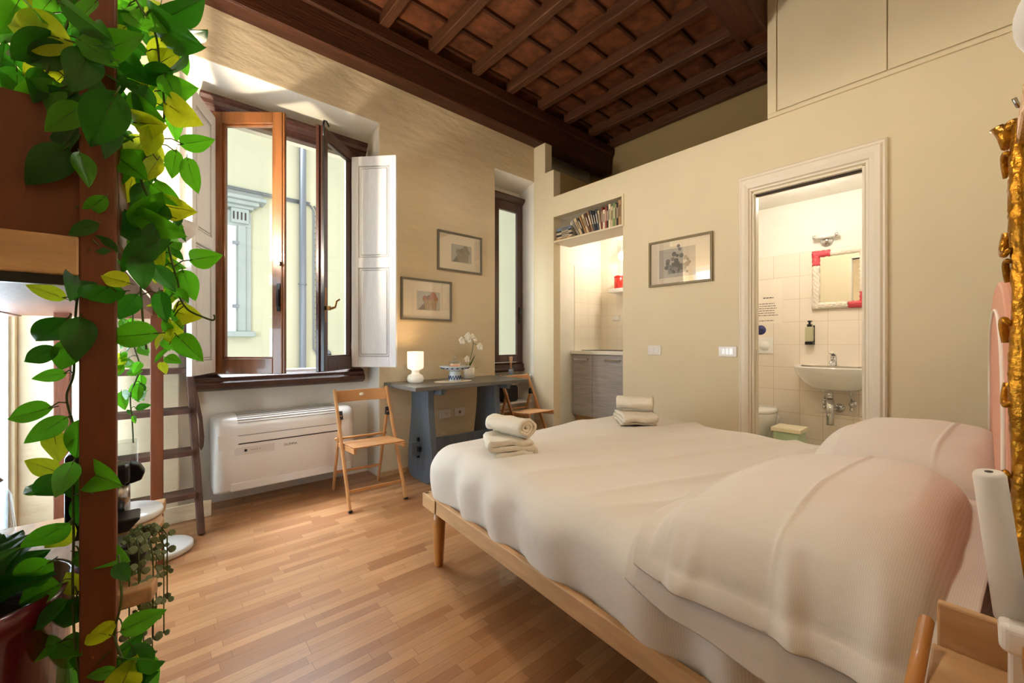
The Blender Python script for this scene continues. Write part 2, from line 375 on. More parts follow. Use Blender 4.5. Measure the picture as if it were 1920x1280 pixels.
bm_box(b, XL-0.1, XL, YD, 1.90, 0, 3.75); bm_box(b, XL-0.1, XL, 3.115, YA, 0, 3.75); bm_box(b, XL-0.1, XL, 1.90, 3.115, 2.3, 3.75)
smesh('wall_left', b, 'plaster')
# glazed door in the left wall, behind the loft bed: daylight on the left edge of the floor
w = struct('door_1', (XL-0.05, 2.48, 0))
part('door_frame', w, 'curtain', lambda b: (bm_box(b, -.58, -.52, 1.90, 1.97, 0, 2.3), bm_box(b, -.58, -.54, 3.05, 3.115, 0, 2.3), bm_box(b, -.58, -.52, 1.97, 3.05, 2.22, 2.3), bm_box(b, -.58, -.52, 1.97, 3.05, 0, 0.2), bm_box(b, -.58, -.52, 2.45, 2.51, 0.2, 2.22)))
part('pane', w, 'glass', lambda b: bm_box(b, -.555, -.549, 1.97, 3.05, 0.2, 2.22))
cm_ = bpy.data.materials.new('sheer white curtain'); cm_.use_nodes = True; nt = cm_.node_tree; nt.nodes.clear()
o_ = nt.nodes.new('ShaderNodeOutputMaterial'); d_ = nt.nodes.new('ShaderNodeBsdfDiffuse'); t_ = nt.nodes.new('ShaderNodeBsdfTranslucent'); x_ = nt.nodes.new('ShaderNodeMixShader'); x_.inputs[0].default_value = 0.65
d_.inputs[0].default_value = (0.85, 0.86, 0.87, 1); t_.inputs[0].default_value = (0.9, 0.92, 0.93, 1)
nt.links.new(d_.outputs[0], x_.inputs[1]); nt.links.new(t_.outputs[0], x_.inputs[2]); nt.links.new(x_.outputs[0], o_.inputs[0]); M['sheer'] = cm_
part('sheer_curtain', w, 'sheer', lambda b: bm_grid(b, lambda u, v: Vector((-0.520+0.006*sin(u*60), 1.92+1.19*u, 0.02+2.24*v)), 120, 4))
# loft space above kitchen and bathroom, and the rooms themselves
b = BM(); bm_box(b, 4.36, 4.46, 0.9, 3.40, 2.565, 3.60); smesh('wall_loft_back', b, 'void')
b = BM(); bm_box(b, XB+0.101, 4.36, 2.883, YA+0.02, 2.5655, 2.845); smesh('wall_loft_duct', b, 'void')
b = BM(); bm_box(b, XB+0.10, 4.95, 0.9, 3.40, 2.46, 2.565); smesh('ceiling_kitchen_bathroom', b, 'plaster_white')
b = BM(); bm_box(b, XB+0.101, 4.36, 0.70, 0.92, 2.5655, 3.60); smesh('wall_loft_side', b, 'void')
b = BM(); bm_box(b, XB+0.10, 4.95, YD, 0.899, 2.46, 2.565); smesh('ceiling_bathroom', b, 'plaster_white')
b = BM(); bm_box(b, XB+0.10, 4.60, 3.30, 3.40, 0, 2.46, ); smesh('wall_kitchen_left', b, 'plaster_white')
b = BM(); bm_box(b, 3.92, 4.46, 3.293, 3.30, 0.97, 2.02); smesh('wall_kitchen_tiles', b, 'ktile')
b = BM(); bm_box(b, 4.46, 4.56, 1.90, 3.30, 0, 2.46); smesh('wall_kitchen_back', b, 'plaster_white')
b = BM(); bm_box(b, 4.453, 4.46, 1.90, 3.292, 0.97, 2.02); smesh('wall_kitchen_back_tiles', b, 'ktile_y')
b = BM(); bm_box(b, XB+0.10, 4.90, 1.78, 1.90, 0, 2.46); smesh('wall_kitchen_bathroom', b, 'plaster_white')
b = BM(); bm_box(b, 4.80, 4.90, YD, 1.78, 0, 2.46); smesh('wall_bathroom_far', b, 'plaster_white')
b = BM(); bm_box(b, 4.79, 4.80, YD, 1.78, 0, 1.955); smesh('wall_bathroom_tiles', b, 'btile')
b = BM(); bm_box(b, XB+0.10, 4.90, 0.10, 0.20, 0, 2.46); smesh('wall_bathroom_right', b, 'plaster_white')
b = BM(); bm_box(b, 4.745, 4.79, 0.35, 1.135, 0.0, 0.40); bm_box(b, 4.742, 4.79, 0.35, 1.138, 0.40, 0.412); smesh('trim_bathroom_ledge', b, 'btile')

# door casing and pocket-door jamb of the bathroom
def casing(b):
    for i, (o_, i_, d) in enumerate(((1.111, 1.005, 0.022), (1.085, 1.02, 0.034), (1.005, 0.993, 0.012))):
        pass
    # moulded section swept round three sides: list of (distance from opening, projection)
    prof = [(0.0, 0.0), (0.0, 0.012), (0.012, 0.014), (0.018, 0.026), (0.045, 0.034), (0.075, 0.036), (0.088, 0.026), (0.098, 0.030), (0.108, 0.022), (0.112, 0.0)]
    yl, yr, zt = 1.036, 0.433, 2.112
    path = [(yl, 0.0, 1, 0), (yl, zt, 1, 1), (yr, zt, -1, 1), (yr, 0.0, -1, 0)]
    rings = []
    for (y, z, dy, dz) in path:
        rings.append([b.verts.new((XB-p, y+dy*t*(0.70 if dy > 0 else 0.85), z+dz*t)) for t, p in prof])
    for A, B in zip(rings, rings[1:]):
        for k in range(len(prof)-1): b.faces.new((A[k], A[k+1], B[k+1], B[k]))
b = BM(); casing(b); 
d3 = struct('door_2', (XB, 0.715, 0))
obj('door_casing', b, 'trim_paint', d3)
part('jamb', d3, 'trim_paint', lambda b: (bm_box(b, XB, XB+0.03, 1.024, 1.032, 0, 2.10), bm_box(b, XB+0.06, XB+0.10, 1.024, 1.032, 0, 2.10), bm_box(b, XB, XB+0.10, 0.439, 0.452, 0, 2.10), bm_box(b, XB, XB+0.10, 0.452, 1.024, 2.092, 2.104)))
part('sliding_door_edge', d3, 'trim_paint', lambda b: bm_box(b, XB+0.031, XB+0.059, 1.020, 1.032, 0, 2.09))
part('lock_plate', d3, 'steel', lambda b: bm_box(b, XB+0.040, XB+0.050, 1.0185, 1.021, 0.93, 1.03))
part('track', d3, 'dark_gap', lambda b: bm_box(b, XB+0.03, XB+0.06, 0.452, 1.02, 2.083, 2.0915))

# upper cupboard doors, flush above the bathroom
t = struct('trim_1', (XB, 0.4, 2.57))
part('cupboard_frame', t, 'wall_paint', lambda b: (bm_box(b, XB-0.012, XB, YD, 0.936, 2.566, 2.592), bm_box(b, XB-0.012, XB, 0.884, 0.936, 2.592, 3.70)), bev=0.003)
for nm, y0, y1 in (('cupboard_door', 0.344, 0.878), ('cupboard_door', YD, 0.339)):
    part(nm, t, 'wall_paint', lambda b: bm_box(b, XB-0.012, XB, y0, y1, 2.599, 3.70), bev=0.003)
# bookshelf niche lining
t = struct('trim_2', (XB, 2.47, 2.10))
part('niche_box', t, 'trim_paint', lambda b: (bm_box(b, XB+0.001, XB+0.26, 2.045, 2.06, 2.09, 2.36), bm_box(b, XB+0.101, XB+0.26, 2.883, 2.898, 2.09, 2.36), bm_box(b, XB+0.001, XB+0.26, 2.06, 2.883, 2.092, 2.112), bm_box(b, XB+0.101, XB+0.26, 2.06, 2.883, 2.36, 2.375), bm_box(b, XB+0.26, XB+0.27, 2.045, 2.898, 2.09, 2.375)))
part('niche_frame', t, 'wall_paint', lambda b: (bm_box(b, XB-0.012, XB, 2.048, 2.068, 2.09, 2.372), bm_box(b, XB-0.012, XB, 2.872, 2.893, 2.09, 2.372), bm_box(b, XB-0.012, XB, 2.068, 2.872, 2.352, 2.372), bm_box(b, XB-0.012, XB, 2.068, 2.872, 2.092, 2.106)), bev=0.003)
# baseboard bits of the window wall
b = BM(); bm_box(b, XL, 0.285, YA-0.012, YA, 0, 0.10); smesh('baseboard_back', b, 'plaster', bev=0.004)
b = BM(); bm_box(b, 1.373, 2.56, YA-0.012, YA, 0, 0.035); smesh('baseboard_pier', b, 'bed_wood')

# ------------------------------------------------------------------ ceiling: wall beam, cross beam, rafters, battens, boards
cl = struct('ceiling', (1.3, 1.5, 3.17))
part('ceiling_boards', cl, 'ceil_tile', lambda b: bm_box(b, XL-0.1, 4.46, YD-0.1, 3.6, 3.60, 3.66))
def noisy_beam(b, x0, x1, y0, y1, z0, z1, n=24, amp=0.004, along='x', ch=0.012):
    sec = [(0, ch), (ch, 0), (1-ch, 0), (1, ch), (1, 1), (0, 1)]
    sec = [(y0+ch, z0), (y1-ch, z0), (y1, z0+ch), (y1, z1), (y0, z1), (y0, z0+ch)] if along == 'x' else [(x0+ch, z0), (x1-ch, z0), (x1, z0+ch), (x1, z1), (x0, z1), (x0, z0+ch)]
    rings = []
    for i in range(n+1):
        t = i/n; ring = []
        for k, (a, z) in enumerate(sec):
            q = noise.noise(Vector((t*9+x0*3, k*3.1+y0*2, 1.7)))*amp
            if along == 'x': ring.append(b.verts.new((x0+(x1-x0)*t, a+q, z+q*0.7)))
            else: ring.append(b.verts.new((a+q, y0+(y1-y0)*t, z+q*0.7)))
        rings.append(ring)
    for A, B in zip(rings, rings[1:]):
        for k in range(6): b.faces.new((A[k], A[(k+1) % 6], B[(k+1) % 6], B[k]))
    b.faces.new(rings[0][::-1]); b.faces.new(rings[-1])
part('beam', cl, 'old_wood', lambda b: noisy_beam(b, XL-0.05, 4.30, 3.037, 3.20, 3.172, 3.395))
part('wall_plate', cl, 'old_wood', lambda b: noisy_beam(b, XL-0.05, 4.34, 3.015, 3.20, 3.397, 3.497))
part('beam', cl, 'old_wood', lambda b: noisy_beam(b, XL-0.05, 3.095, 0.945, 1.125, 3.17, 3.498))
rx = [-0.40, 0.03, 0.45, 0.885, 1.312, 1.742, 2.183, 2.592, 3.022, 3.43, 3.86, 4.27]
for x in rx:
    w_ = 0.072+random.uniform(-.004, .006)
    part('rafter', cl, 'old_wood_y', lambda b: noisy_beam(b, x, x+w_, YD-0.05, 3.037, 3.50, 3.592, 18, 0.005, 'y', 0.006))
for xa, xb in zip(rx, rx[1:]):
    for k in range(11):
        y = 3.035-0.288*k+random.uniform(-.008, .008)
        if k == 0: y = 2.99
        part('batten', cl, 'old_wood', lambda b: bm_box(b, xa+0.074, xb-0.002, y-0.012, y+0.013, 3.574, 3.60))

# ------------------------------------------------------------------ window 1 (double, inward opening, with shutters)
def w1():
    w = struct('window_1', (0.78, 3.36, 0.755))
    y0, y1 = 3.33, 3.40
    part('window_frame', w, 'dark_frame', lambda b: (bm_box(b, 0.262, 0.335, y0, y1, 0.80, 2.66), bm_box(b, 1.20, 1.285, y0, y1, 0.80, 2.66), bm_box(b, 0.335, 1.20, y0, y1, 2.575, 2.66), bm_box(b, 0.335, 1.20, y0, y1, 0.80, 0.862)), bev=0.006)
    part('cornice', w, 'dark_frame', lambda b: bm_prism(b, [(3.33, 2.60), (3.315, 2.62), (3.30, 2.63), (3.295, 2.655), (3.275, 2.672), (3.275, 2.69), (3.40, 2.69), (3.40, 2.60)], 0.235, 1.325, 'yzx'), bev=0.003)
    part('window_sill', w, 'dark_frame', lambda b: bm_prism(b, [(3.40, 0.875), (3.32, 0.862), (3.295, 0.845), (3.295, 0.825), (3.275, 0.81), (3.275, 0.78), (3.30, 0.765), (3.32, 0.758), (3.40, 0.758)], 0.205, 1.30, 'yzx'), bev=0.004)
    part('outer_threshold', w, 'white_plastic', lambda b: bm_box(b, 0.30, 1.235, 3.405, 3.58, 0.80, 0.873))
    # sash in its own frame: origin at hinge, x along sash, y thickness (inner face at -0.05)
    def sash(hx, hy, ang, wdt, flip, mname):
        z0, z1 = 0.872, 2.578; st = 0.062
        Mx = Matrix.Translation((hx, hy, 0)) @ Matrix.Rotation(ang, 4, 'Z')
        def tr(bm): bmesh.ops.transform(bm, matrix=Mx, verts=bm.verts)
        b = BM()
        for (a0, a1, c0, c1) in ((0, st, z0, z1), (wdt-st, wdt, z0, z1), (st, wdt-st, z1-0.075, z1), (st, wdt-st, z0, z0+0.10)): bm_box(b, a0, a1, -0.025*1, 0.025, c0, c1)
        for (a0, a1, c0, c1) in ((st, st+0.012, z0+0.10, z1-0.075), (wdt-st-0.012, wdt-st, z0+0.10, z1-0.075), (st, wdt-st, z1-0.087, z1-0.075), (st, wdt-st, z0+0.10, z0+0.112)): bm_box(b, a0, a1, -0.010, 0.018, c0, c1)
        bm_box(b, wdt, wdt+0.014, -0.020, 0.004, z0, z1)
        tr(b); s = obj('sash', b, mname, w, bev=0.004)
        b = BM(); bm_box(b, st, wdt-st, 0.0, 0.004, z0+0.10, z1-0.075); tr(b); obj('pane', b, 'glass', s)
        return s, Mx
    s, Mx = sash(0.315, 3.315, R(-41), 0.455, False, 'sash_wood')
    b = BM(); bm_box(b, 0.425, 0.445, -0.034, -0.026, 1.28, 1.46); bm_box(b, 0.428, 0.442, -0.046, -0.034, 1.31, 1.42); bm_box(b, 0.44, 0.45, -0.044, -0.026, 1.575, 1.60)
    bmesh.ops.transform(b, matrix=Mx, verts=b.verts); obj('latch_plate', b, 'black', s)
    s, Mx = sash(1.215, 3.318, R(180+42), 0.455, True, 'dark_frame')
    b = BM(); bm_box(b, 0.42, 0.448, 0.026, 0.03, 1.22, 1.46); bm_box(b, 0.425, 0.44, 0.03, 0.065, 1.30, 1.33); bm_tube(b, [(0.435, 0.065, 1.31), (0.385, 0.072, 1.325), (0.370, 0.074, 1.37), (0.335, 0.074, 1.385)], 0.009, 8)
    bmesh.ops.transform(b, matrix=Mx, verts=b.verts); obj('handle', b, 'brass', s)
    b = BM(); bm_tube(b, [(0.455, 0.03, 2.50), (0.458, 0.03, 2.585), (0.45, 0.03, 2.61), (0.42, 0.03, 2.622), (0.39, 0.03, 2.60)], 0.006, 8); bm_box(b, 0.448, 0.462, 0.022, 0.036, 0.88, 2.50)
    bmesh.ops.transform(b, matrix=Mx, verts=b.verts); obj('espagnolette_bar', b, 'black', s)
    # shutters
    def shutter(p0, p1):
        p0, p1 = Vector(p0), Vector(p1); L_ = (p1-p0).length; ang = math.atan2(p1.y-p0.y, p1.x-p0.x)
        Mx = Matrix.Translation((p0.x, p0.y, 0)) @ Matrix.Rotation(ang, 4, 'Z')
        z0, z1, zm = 0.885, 2.53, 1.70; s_ = 0.055
        b = BM()
        for a0, a1, c0, c1 in ((0, s_, z0, z1), (L_-s_, L_, z0, z1), (s_, L_-s_, z1-0.075, z1), (s_, L_-s_, z0, z0+0.08), (s_, L_-s_, zm-0.04, zm+0.04)): bm_box(b, a0, a1, -0.014, 0.014, c0, c1)
        bmesh.ops.transform(b, matrix=Mx, verts=b.verts); s = obj('shutter', b, 'shutter', w, bev=0.003)
        for c0, c1 in ((z0+0.08, zm-0.04), (zm+0.04, z1-0.075)):
            b = BM(); bm_box(b, s_, L_-s_, -0.005, 0.005, c0, c1); bm_box(b, s_+0.022, L_-s_-0.022, -0.010, 0.010, c0+0.022, c1-0.022)
            bmesh.ops.transform(b, matrix=Mx, verts=b.verts); obj('panel', b, 'shutter', s, bev=0.007); shutter_grooves(s, Mx, L_, s_, c0, c1)
        for zz in (z0+0.16, z1-0.18):
            b = BM(); bm_tube(b, [(-0.006, 0, zz-0.03), (-0.006, 0, zz+0.03)], 0.008, 8)
            bmesh.ops.transform(b, matrix=Mx, verts=b.verts); obj('hinge', b, 'steel', s)
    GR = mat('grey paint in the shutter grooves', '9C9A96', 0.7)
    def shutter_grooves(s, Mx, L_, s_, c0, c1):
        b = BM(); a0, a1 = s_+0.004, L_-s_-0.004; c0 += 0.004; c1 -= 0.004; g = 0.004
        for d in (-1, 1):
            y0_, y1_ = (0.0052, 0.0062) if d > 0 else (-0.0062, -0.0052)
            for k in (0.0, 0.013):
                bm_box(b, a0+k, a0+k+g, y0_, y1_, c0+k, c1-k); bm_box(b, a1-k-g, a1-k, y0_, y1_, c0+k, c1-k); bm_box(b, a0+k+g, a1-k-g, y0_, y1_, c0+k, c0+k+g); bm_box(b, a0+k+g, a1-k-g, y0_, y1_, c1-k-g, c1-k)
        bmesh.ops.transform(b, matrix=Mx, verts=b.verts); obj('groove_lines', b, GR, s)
    shutter((1.192, 3.262, 0), (1.437, 2.995, 0)); shutter((0.302, 3.265, 0), (0.163, 2.945, 0))
w1()
# window 2, closed
def w2():
    w = struct('window_2', (2.86, 3.36, 0.755)); y0, y1 = 3.345, 3.40
    part('window_frame', w, 'dark_frame', lambda b: (bm_box(b, 2.62, 2.70, y0, y1, 0.76, 2.62), bm_box(b, 3.045, 3.095, y0, y1, 0.76, 2.62), bm_box(b, 2.70, 3.045, y0, y1, 2.56, 2.62), bm_box(b, 2.70, 3.045, y0, y1, 0.76, 0.86)), bev=0.005)
    part('cornice', w, 'dark_frame', lambda b: bm_prism(b, [(3.345, 2.585), (3.32, 2.61), (3.305, 2.63), (3.305, 2.65), (3.40, 2.65), (3.40, 2.585)], 2.57, 3.098, 'yzx'), bev=0.003)
    part('window_sill', w, 'dark_frame', lambda b: bm_prism(b, [(3.345, 0.85), (3.325, 0.835), (3.325, 0.80), (3.31, 0.785), (3.325, 0.762), (3.40, 0.762), (3.40, 0.85)], 2.60, 3.098, 'yzx'), bev=0.004)
    s = part('sash', w, 'dark_frame', lambda b: (bm_box(b, 2.68, 2.742, 3.325, 3.36, 0.865, 2.565), bm_box(b, 3.0, 3.06, 3.325, 3.36, 0.865, 2.565), bm_box(b, 2.742, 3.0, 3.325, 3.36, 2.48, 2.565), bm_box(b, 2.742, 3.0, 3.325, 3.36, 0.865, 0.945)), bev=0.004)
    b = BM(); bm_box(b, 2.742, 3.0, 3.34, 3.344, 0.945, 2.48); obj('pane', b, 'glass', s)
    b = BM(); bm_box(b, 3.02, 3.035, 3.315, 3.325, 1.28, 1.46); bm_box(b, 3.02, 3.032, 3.29, 3.315, 1.38, 1.42); obj('handle', b, 'black', s)
    b = BM(); bm_tube(b, [(2.683, 3.322, 1.04), (2.683, 3.322, 1.12)], 0.009, 8); obj('hinge', b, 'black', s)
w2()

# ================================================================== OUTSIDE
YF = 6.5
b = BM(); bm_box(b, -6, 9, YF, YF+0.3, -3, 5.0); fac = thing('building_facade', 'pale yellow rendered house front seen through the windows across the alley', 'building', (1.0, YF, -3))
obj('rendered_wall', b, 'facade', fac)
def nwin(b_):
    pass
nw = part('window_surround', fac, 'stone', lambda b: (bm_box(b, -0.35, -0.05, YF-0.06, YF, 1.2, 2.75), bm_box(b, 0.84, 1.014, YF-0.05, YF, 1.22, 2.70), bm_box(b, 0.86, 0.95, YF-0.08, YF-0.05, 1.22, 2.62), bm_box(b, -0.35, 1.014, YF-0.06, YF, 2.60, 2.80), bm_box(b, 0.78, 0.98, YF-0.11, YF-0.06, 2.64, 2.83)), bev=0.01)
part('sill', nw, 'stone', lambda b: bm_box(b, -0.4, 1.05, YF-0.14, YF, 1.15, 1.22), bev=0.01)
part('bracket_groove', nw, 'dark_gap', lambda b: [bm_box(b, 0.80+0.043*k, 0.818+0.043*k, YF-0.113, YF-0.109, 2.68, 2.78) for k in range(4)])
part('cornice', nw, 'stone', lambda b: (bm_box(b, -0.5, 1.03, YF-0.13, YF, 2.83, 2.87), bm_box(b, -0.52, 1.08, YF-0.2, YF, 2.87, 2.92), bm_box(b, -0.55, 1.16, YF-0.26, YF, 2.92, 2.965), bm_prism(b, [(YF, 2.965), (YF-0.25, 2.965), (YF, 3.09)], -0.53, 1.14, 'yzx')), bev=0.008)
def louv(b):
    bm_box(b, -0.05, 0.02, YF-0.05, YF-0.02, 1.22, 2.6); bm_box(b, 0.72, 0.84, YF-0.06, YF-0.02, 1.22, 2.6); bm_box(b, 0.02, 0.72, YF-0.05, YF-0.02, 2.5, 2.6); bm_box(b, 0.02, 0.72, YF-0.05, YF-0.02, 1.22, 1.3)
    bm_box(b, 0.02, 0.72, YF-0.019, YF-0.012, 1.3, 2.5, 1)
    for k in range(30):
        z = 1.31+k*0.04; bm_prism(b, [(YF-0.055, z), (YF-0.05, z-0.004), (YF-0.02, z+0.035), (YF-0.025, z+0.039)], 0.02, 0.72, 'yzx')
part('shutter', nw, ('shutter', 'dark_gap'), louv)
for zz in (1.55, 2.38):
    part('hinge', nw, 'pipe', lambda b: bm_box(b, 0.80, 0.875, YF-0.085, YF-0.06, zz-0.02, zz+0.02))
one('drainpipe', lambda b: (bm_tube(b, [(1.64, YF-0.072, -2.9), (1.64, YF-0.072, 4.9)], 0.045, 14), bm_tube(b, [(1.64, YF-0.072, 1.90), (1.64, YF-0.072, 1.92)], 0.055, 14)), 'pipe', 'straight grey downpipe running up the yellow house front', 'pipe')
one('cable_bundle', lambda b: [bm_tube(b, [(-5, YF-0.03-0.01*k, 3.07+0.022*k), (1.2, YF-0.03, 3.075+0.022*k), (1.75, YF-0.03, 3.075+0.02*k)], 0.008, 6) for k in range(3)], 'pipe', 'thin grey cables running level across the yellow house front', 'cable')
def lad(b):
    pts = [(1.75, YF-0.03, 3.08), (1.80, YF-0.03, 3.0), (1.80, YF-0.03, 0.98), (1.88, YF-0.03, 0.86)]
    bm_tube(b, pts, 0.012, 6); bm_tube(b, [(p[0]+0.055, p[1], p[2]) for p in pts], 0.012, 6)
    for k in range(24): bm_box(b, 1.80, 1.855, YF-0.032, YF-0.02, 0.98+k*0.085, 0.988+k*0.085)
one('conduit', lad, 'pipe', 'thin clipped double conduit just right of the grey downpipe outside', 'conduit')
b = BM(); bm_box(b, 1.92, 2.05, YF-0.03, YF-0.001, 0.80, 0.90); bm_lathe(b, [(0.001, -0.03), (0.065, -0.03), (0.07, -0.001)], (1.985, YF, 0.90), axis='y'); tag(obj('meter_cover', b, 'pipe'), 'small grey rounded cover low on the yellow house front', 'cover')
b = BM(); bm_box(b, 0.5, 3.0, YF-0.02, YF-0.001, -2.5, 0.715); tag(obj('rendered_plinth', b, 'facade'), 'slightly projecting yellow plinth under the grey downpipe outside', 'plinth')

# ================================================================== AIR CONDITIONER under window 1
def ac():
    x0, x1, yf, yb, z0, z1 = 0.295, 1.163, 3.125, 3.385, 0.127, 0.600
    t = thing('air_conditioner', 'wide white wall mounted air conditioner under the open double window', 'air conditioner', ((x0+x1)/2, 3.25, z0))
    b = BM(); r = 0.105
    sec = [(yb, z0), (yf+0.012, z0), (yf, z0+0.02), (yf, z1-r)]
    for k in range(1, 9): a = pi/2*k/8; sec.append((yf+r-r*cos(a), z1-r+r*sin(a)))
    sec += [(yb, z1)]
    rings = []
    xs = [(x0, 0.03), (x0+0.012, 0.012), (x0+0.03, 0.003), (x0+0.05, 0.0), (x1-0.05, 0.0), (x1-0.03, 0.003), (x1-0.012, 0.012), (x1, 0.03)]
    for x, ins in xs:
        ring = []
        for y, z in sec:
            ring.append(b.verts.new((x, min(yb, y+ins), min(z, z1-ins) if z > 0.3 else z)))
        rings.append(ring)
    for A, B in zip(rings, rings[1:]):
        for k in range(len(sec)-1): f = b.faces.new((A[k], A[k+1], B[k+1], B[k])); f.smooth = True
    b.faces.new(rings[0]); b.faces.new(rings[-1][::-1])
    obj('casing', b, 'white_plastic', t)
    g = BM()
    for k in range(6):
        a = R(38+k*11); y = yf+r-(r+0.0015)*cos(a); z = z1-r+(r+0.0015)*sin(a)
        bm_bar(g, (x0+0.125, y, z), (x1-0.115, y, z), 0.0045, 0.004)
    for k in range(4): bm_box(g, x0+0.125, x1-0.115, yf+0.115+k*0.03, yf+0.121+k*0.03, z1-0.002, z1+0.002)
    obj('air_grille', g, mat('grey grille slots', '9A948C', 0.5), t)
    part('outlet_flap', t, 'white_plastic', lambda b: bm_box(b, x0+0.125, x1-0.115, yf-0.004, yf+0.004, 0.432, 0.478), bev=0.003)
    part('outlet_slot', t, 'dark_gap', lambda b: (bm_box(b, x0+0.125, x1-0.115, yf-0.003, yf+0.003, 0.424, 0.430), bm_box(b, x0+0.123, x1-0.113, yf-0.001, yf+0.003, 0.4795, 0.482)))
    part('end_cap', t, 'white_plastic', lambda b: bm_box(b, x0+0.018, x0+0.118, yf-0.002, yf+0.01, 0.40, 0.49), bev=0.002)
    part('bottom_flap', t, 'white_plastic', lambda b: bm_box(b, x0+0.085, x1-0.03, yf-0.003, yf+0.01, z0+0.003, z0+0.055), bev=0.004)
    cp = part('display', t, mat('display strip', 'DCD3C9', 0.4), lambda b: bm_box(b, x0+0.105, x0+0.33, yf-0.001, yf+0.004, 0.355, 0.405))
    part('sensor', cp, 'dark_gap', lambda b: bm_lathe(b, [(0.001, -0.003), (0.008, -0.003), (0.0085, 0.0)], (x0+0.165, yf-0.001, 0.382), 16, axis='y'))
    part('indicator', cp, 'dark_gap', lambda b: [bm_box(b, x0+0.193+dx, x0+0.197+dx, yf-0.0025, yf-0.0005, 0.38, 0.384) for dx in (0, .011, .022, .033, .05)])
    f = bpy.data.curves.new('logo', 'FONT'); f.body = 'OLIMPIA'; f.size = 0.022; f.extrude = 0.0006
    o = bpy.data.objects.new('logo', f); C.objects.link(o); o.data.materials.append(M['grey_frame']); o.parent = t
    dg = bpy.context.evaluated_depsgraph_get(); me = bpy.data.meshes.new_from_object(o.evaluated_get(dg)); bpy.data.objects.remove(o)
    o = bpy.data.objects.new('logo', me); C.objects.link(o); o.parent = t
    o.matrix_parent_inverse = Matrix.Translation(t.location).inverted(); o.location = (x0+0.385, yf-0.0015, 0.375); o.rotation_euler = (R(90), 0, 0)
ac()

# ================================================================== FOLDING CHAIRS
def make_chair(label):
    """local frame: x across, front towards -y, origin on the floor at centre"""
    t = thing('folding_chair', label, 'chair', local=True)
    W2 = 0.185; H = 0.745
    fy, by = -0.20, 0.175                    # front foot, back top of the long legs
    for sx in (-1, 1):
        x = sx*W2
        part('leg', t, 'beech', lambda b: bm_bar(b, (x, fy, 0.004), (x, by, H), 0.018, 0.030, up=(0, 1, 0.5)), bev=0.004)
        x2 = sx*(W2-0.021)
        part('leg', t, 'beech', lambda b: bm_bar(b, (x2, 0.29, 0.004), (x2, 0.095, 0.575), 0.016, 0.026, up=(0, 1, 0.4)), bev=0.004)
        part('foot_cap', t, 'black', lambda b: bm_bar(b, (x, fy-0.002, 0), (x, fy+0.003, 0.012), 0.021, 0.034, up=(0, 1, 0.5)))
        part('hinge', t, 'black', lambda b: bm_prism(b, [(0.075, 0.545), (0.12, 0.545), (0.11, 0.60), (0.10, 0.60)], x2-0.010*1, x2+0.012, 'yzx'))
    def back(b):
        n = 14
        for side in (0,):
            V = []
            for i in range(n+1):
                q = i/n; x = -W2+0.008+q*(2*W2-0.016); bow = 0.022*(1-(2*q-1)**2); y0 = by-0.022
                V.append([b.verts.new((x, y0+bow+dy-zz*0.0, z)) for (dy, z, zz) in ((0.022, 0.735, 0), (0.010, 0.735, 0), (-0.018, 0.655, 0), (-0.006, 0.655, 0))])
            for A, B in zip(V, V[1:]):
                for k in range(4): f = b.faces.new((A[k], A[(k+1) % 4], B[(k+1) % 4], B[k]))
            b.faces.new(V[0][::-1]); b.faces.new(V[-1])
    bk = part('backrest', t, 'beech', back, bev=0.003)
    part('hand_hole', bk, 'mat_board', lambda b: bm_lathe(b, [(0.001, -0.001), (0.016, -0.001), (0.016, 0.001)], (0, by-0.022-0.012+0.022+0.0005, 0.70), 20, axis='y', sx=1.1, sy=0.8))
    # seat
    zf, zr = 0.398, 0.372; yf, yr = -0.235, 0.13
    for sx in (-1, 1):
        x = sx*(W2-0.022)
        part('seat_rail', t, 'beech', lambda b: bm_bar(b, (x, yf+0.004, zf-0.010), (x, yr, zr-0.010), 0.018, 0.032), bev=0.004)
    part('seat', t, 'beech', lambda b: [bm_bar(b, (-W2+0.014, yf+0.02+k*0.0295, zf+0.010-(zf-zr)*k/11), (W2-0.014, yf+0.02+k*0.0295, zf+0.010-(zf-zr)*k/11), 0.016, 0.009) for k in range(11)], bev=0.002)
    part('seat_rod', t, 'beech', lambda b: bm_bar(b, (-W2, 0.165, zr+0.025), (W2, 0.165, zr+0.025), 0.02, 0.014), bev=0.003)
    part('stretcher', t, 'beech', lambda b: bm_bar(b, (-W2, fy+0.055, 0.115), (W2, fy+0.055, 0.115), 0.012, 0.02), bev=0.003)
    part('stretcher', t, 'beech', lambda b: bm_bar(b, (-W2+0.02, 0.245, 0.14), (W2-0.02, 0.245, 0.14), 0.012, 0.02), bev=0.003)
    return t
ch = make_chair('light beech folding chair with slatted seat standing in front of the air conditioner')
ch.location = (1.145, 2.815, 0); ch.rotation_euler = (0, 0, R(-4)); ch['group'] = 'beech folding chairs'
dup(ch, (2.815, 3.00, 0), R(0), 'light beech folding chair half hidden behind the right end of the grey table')

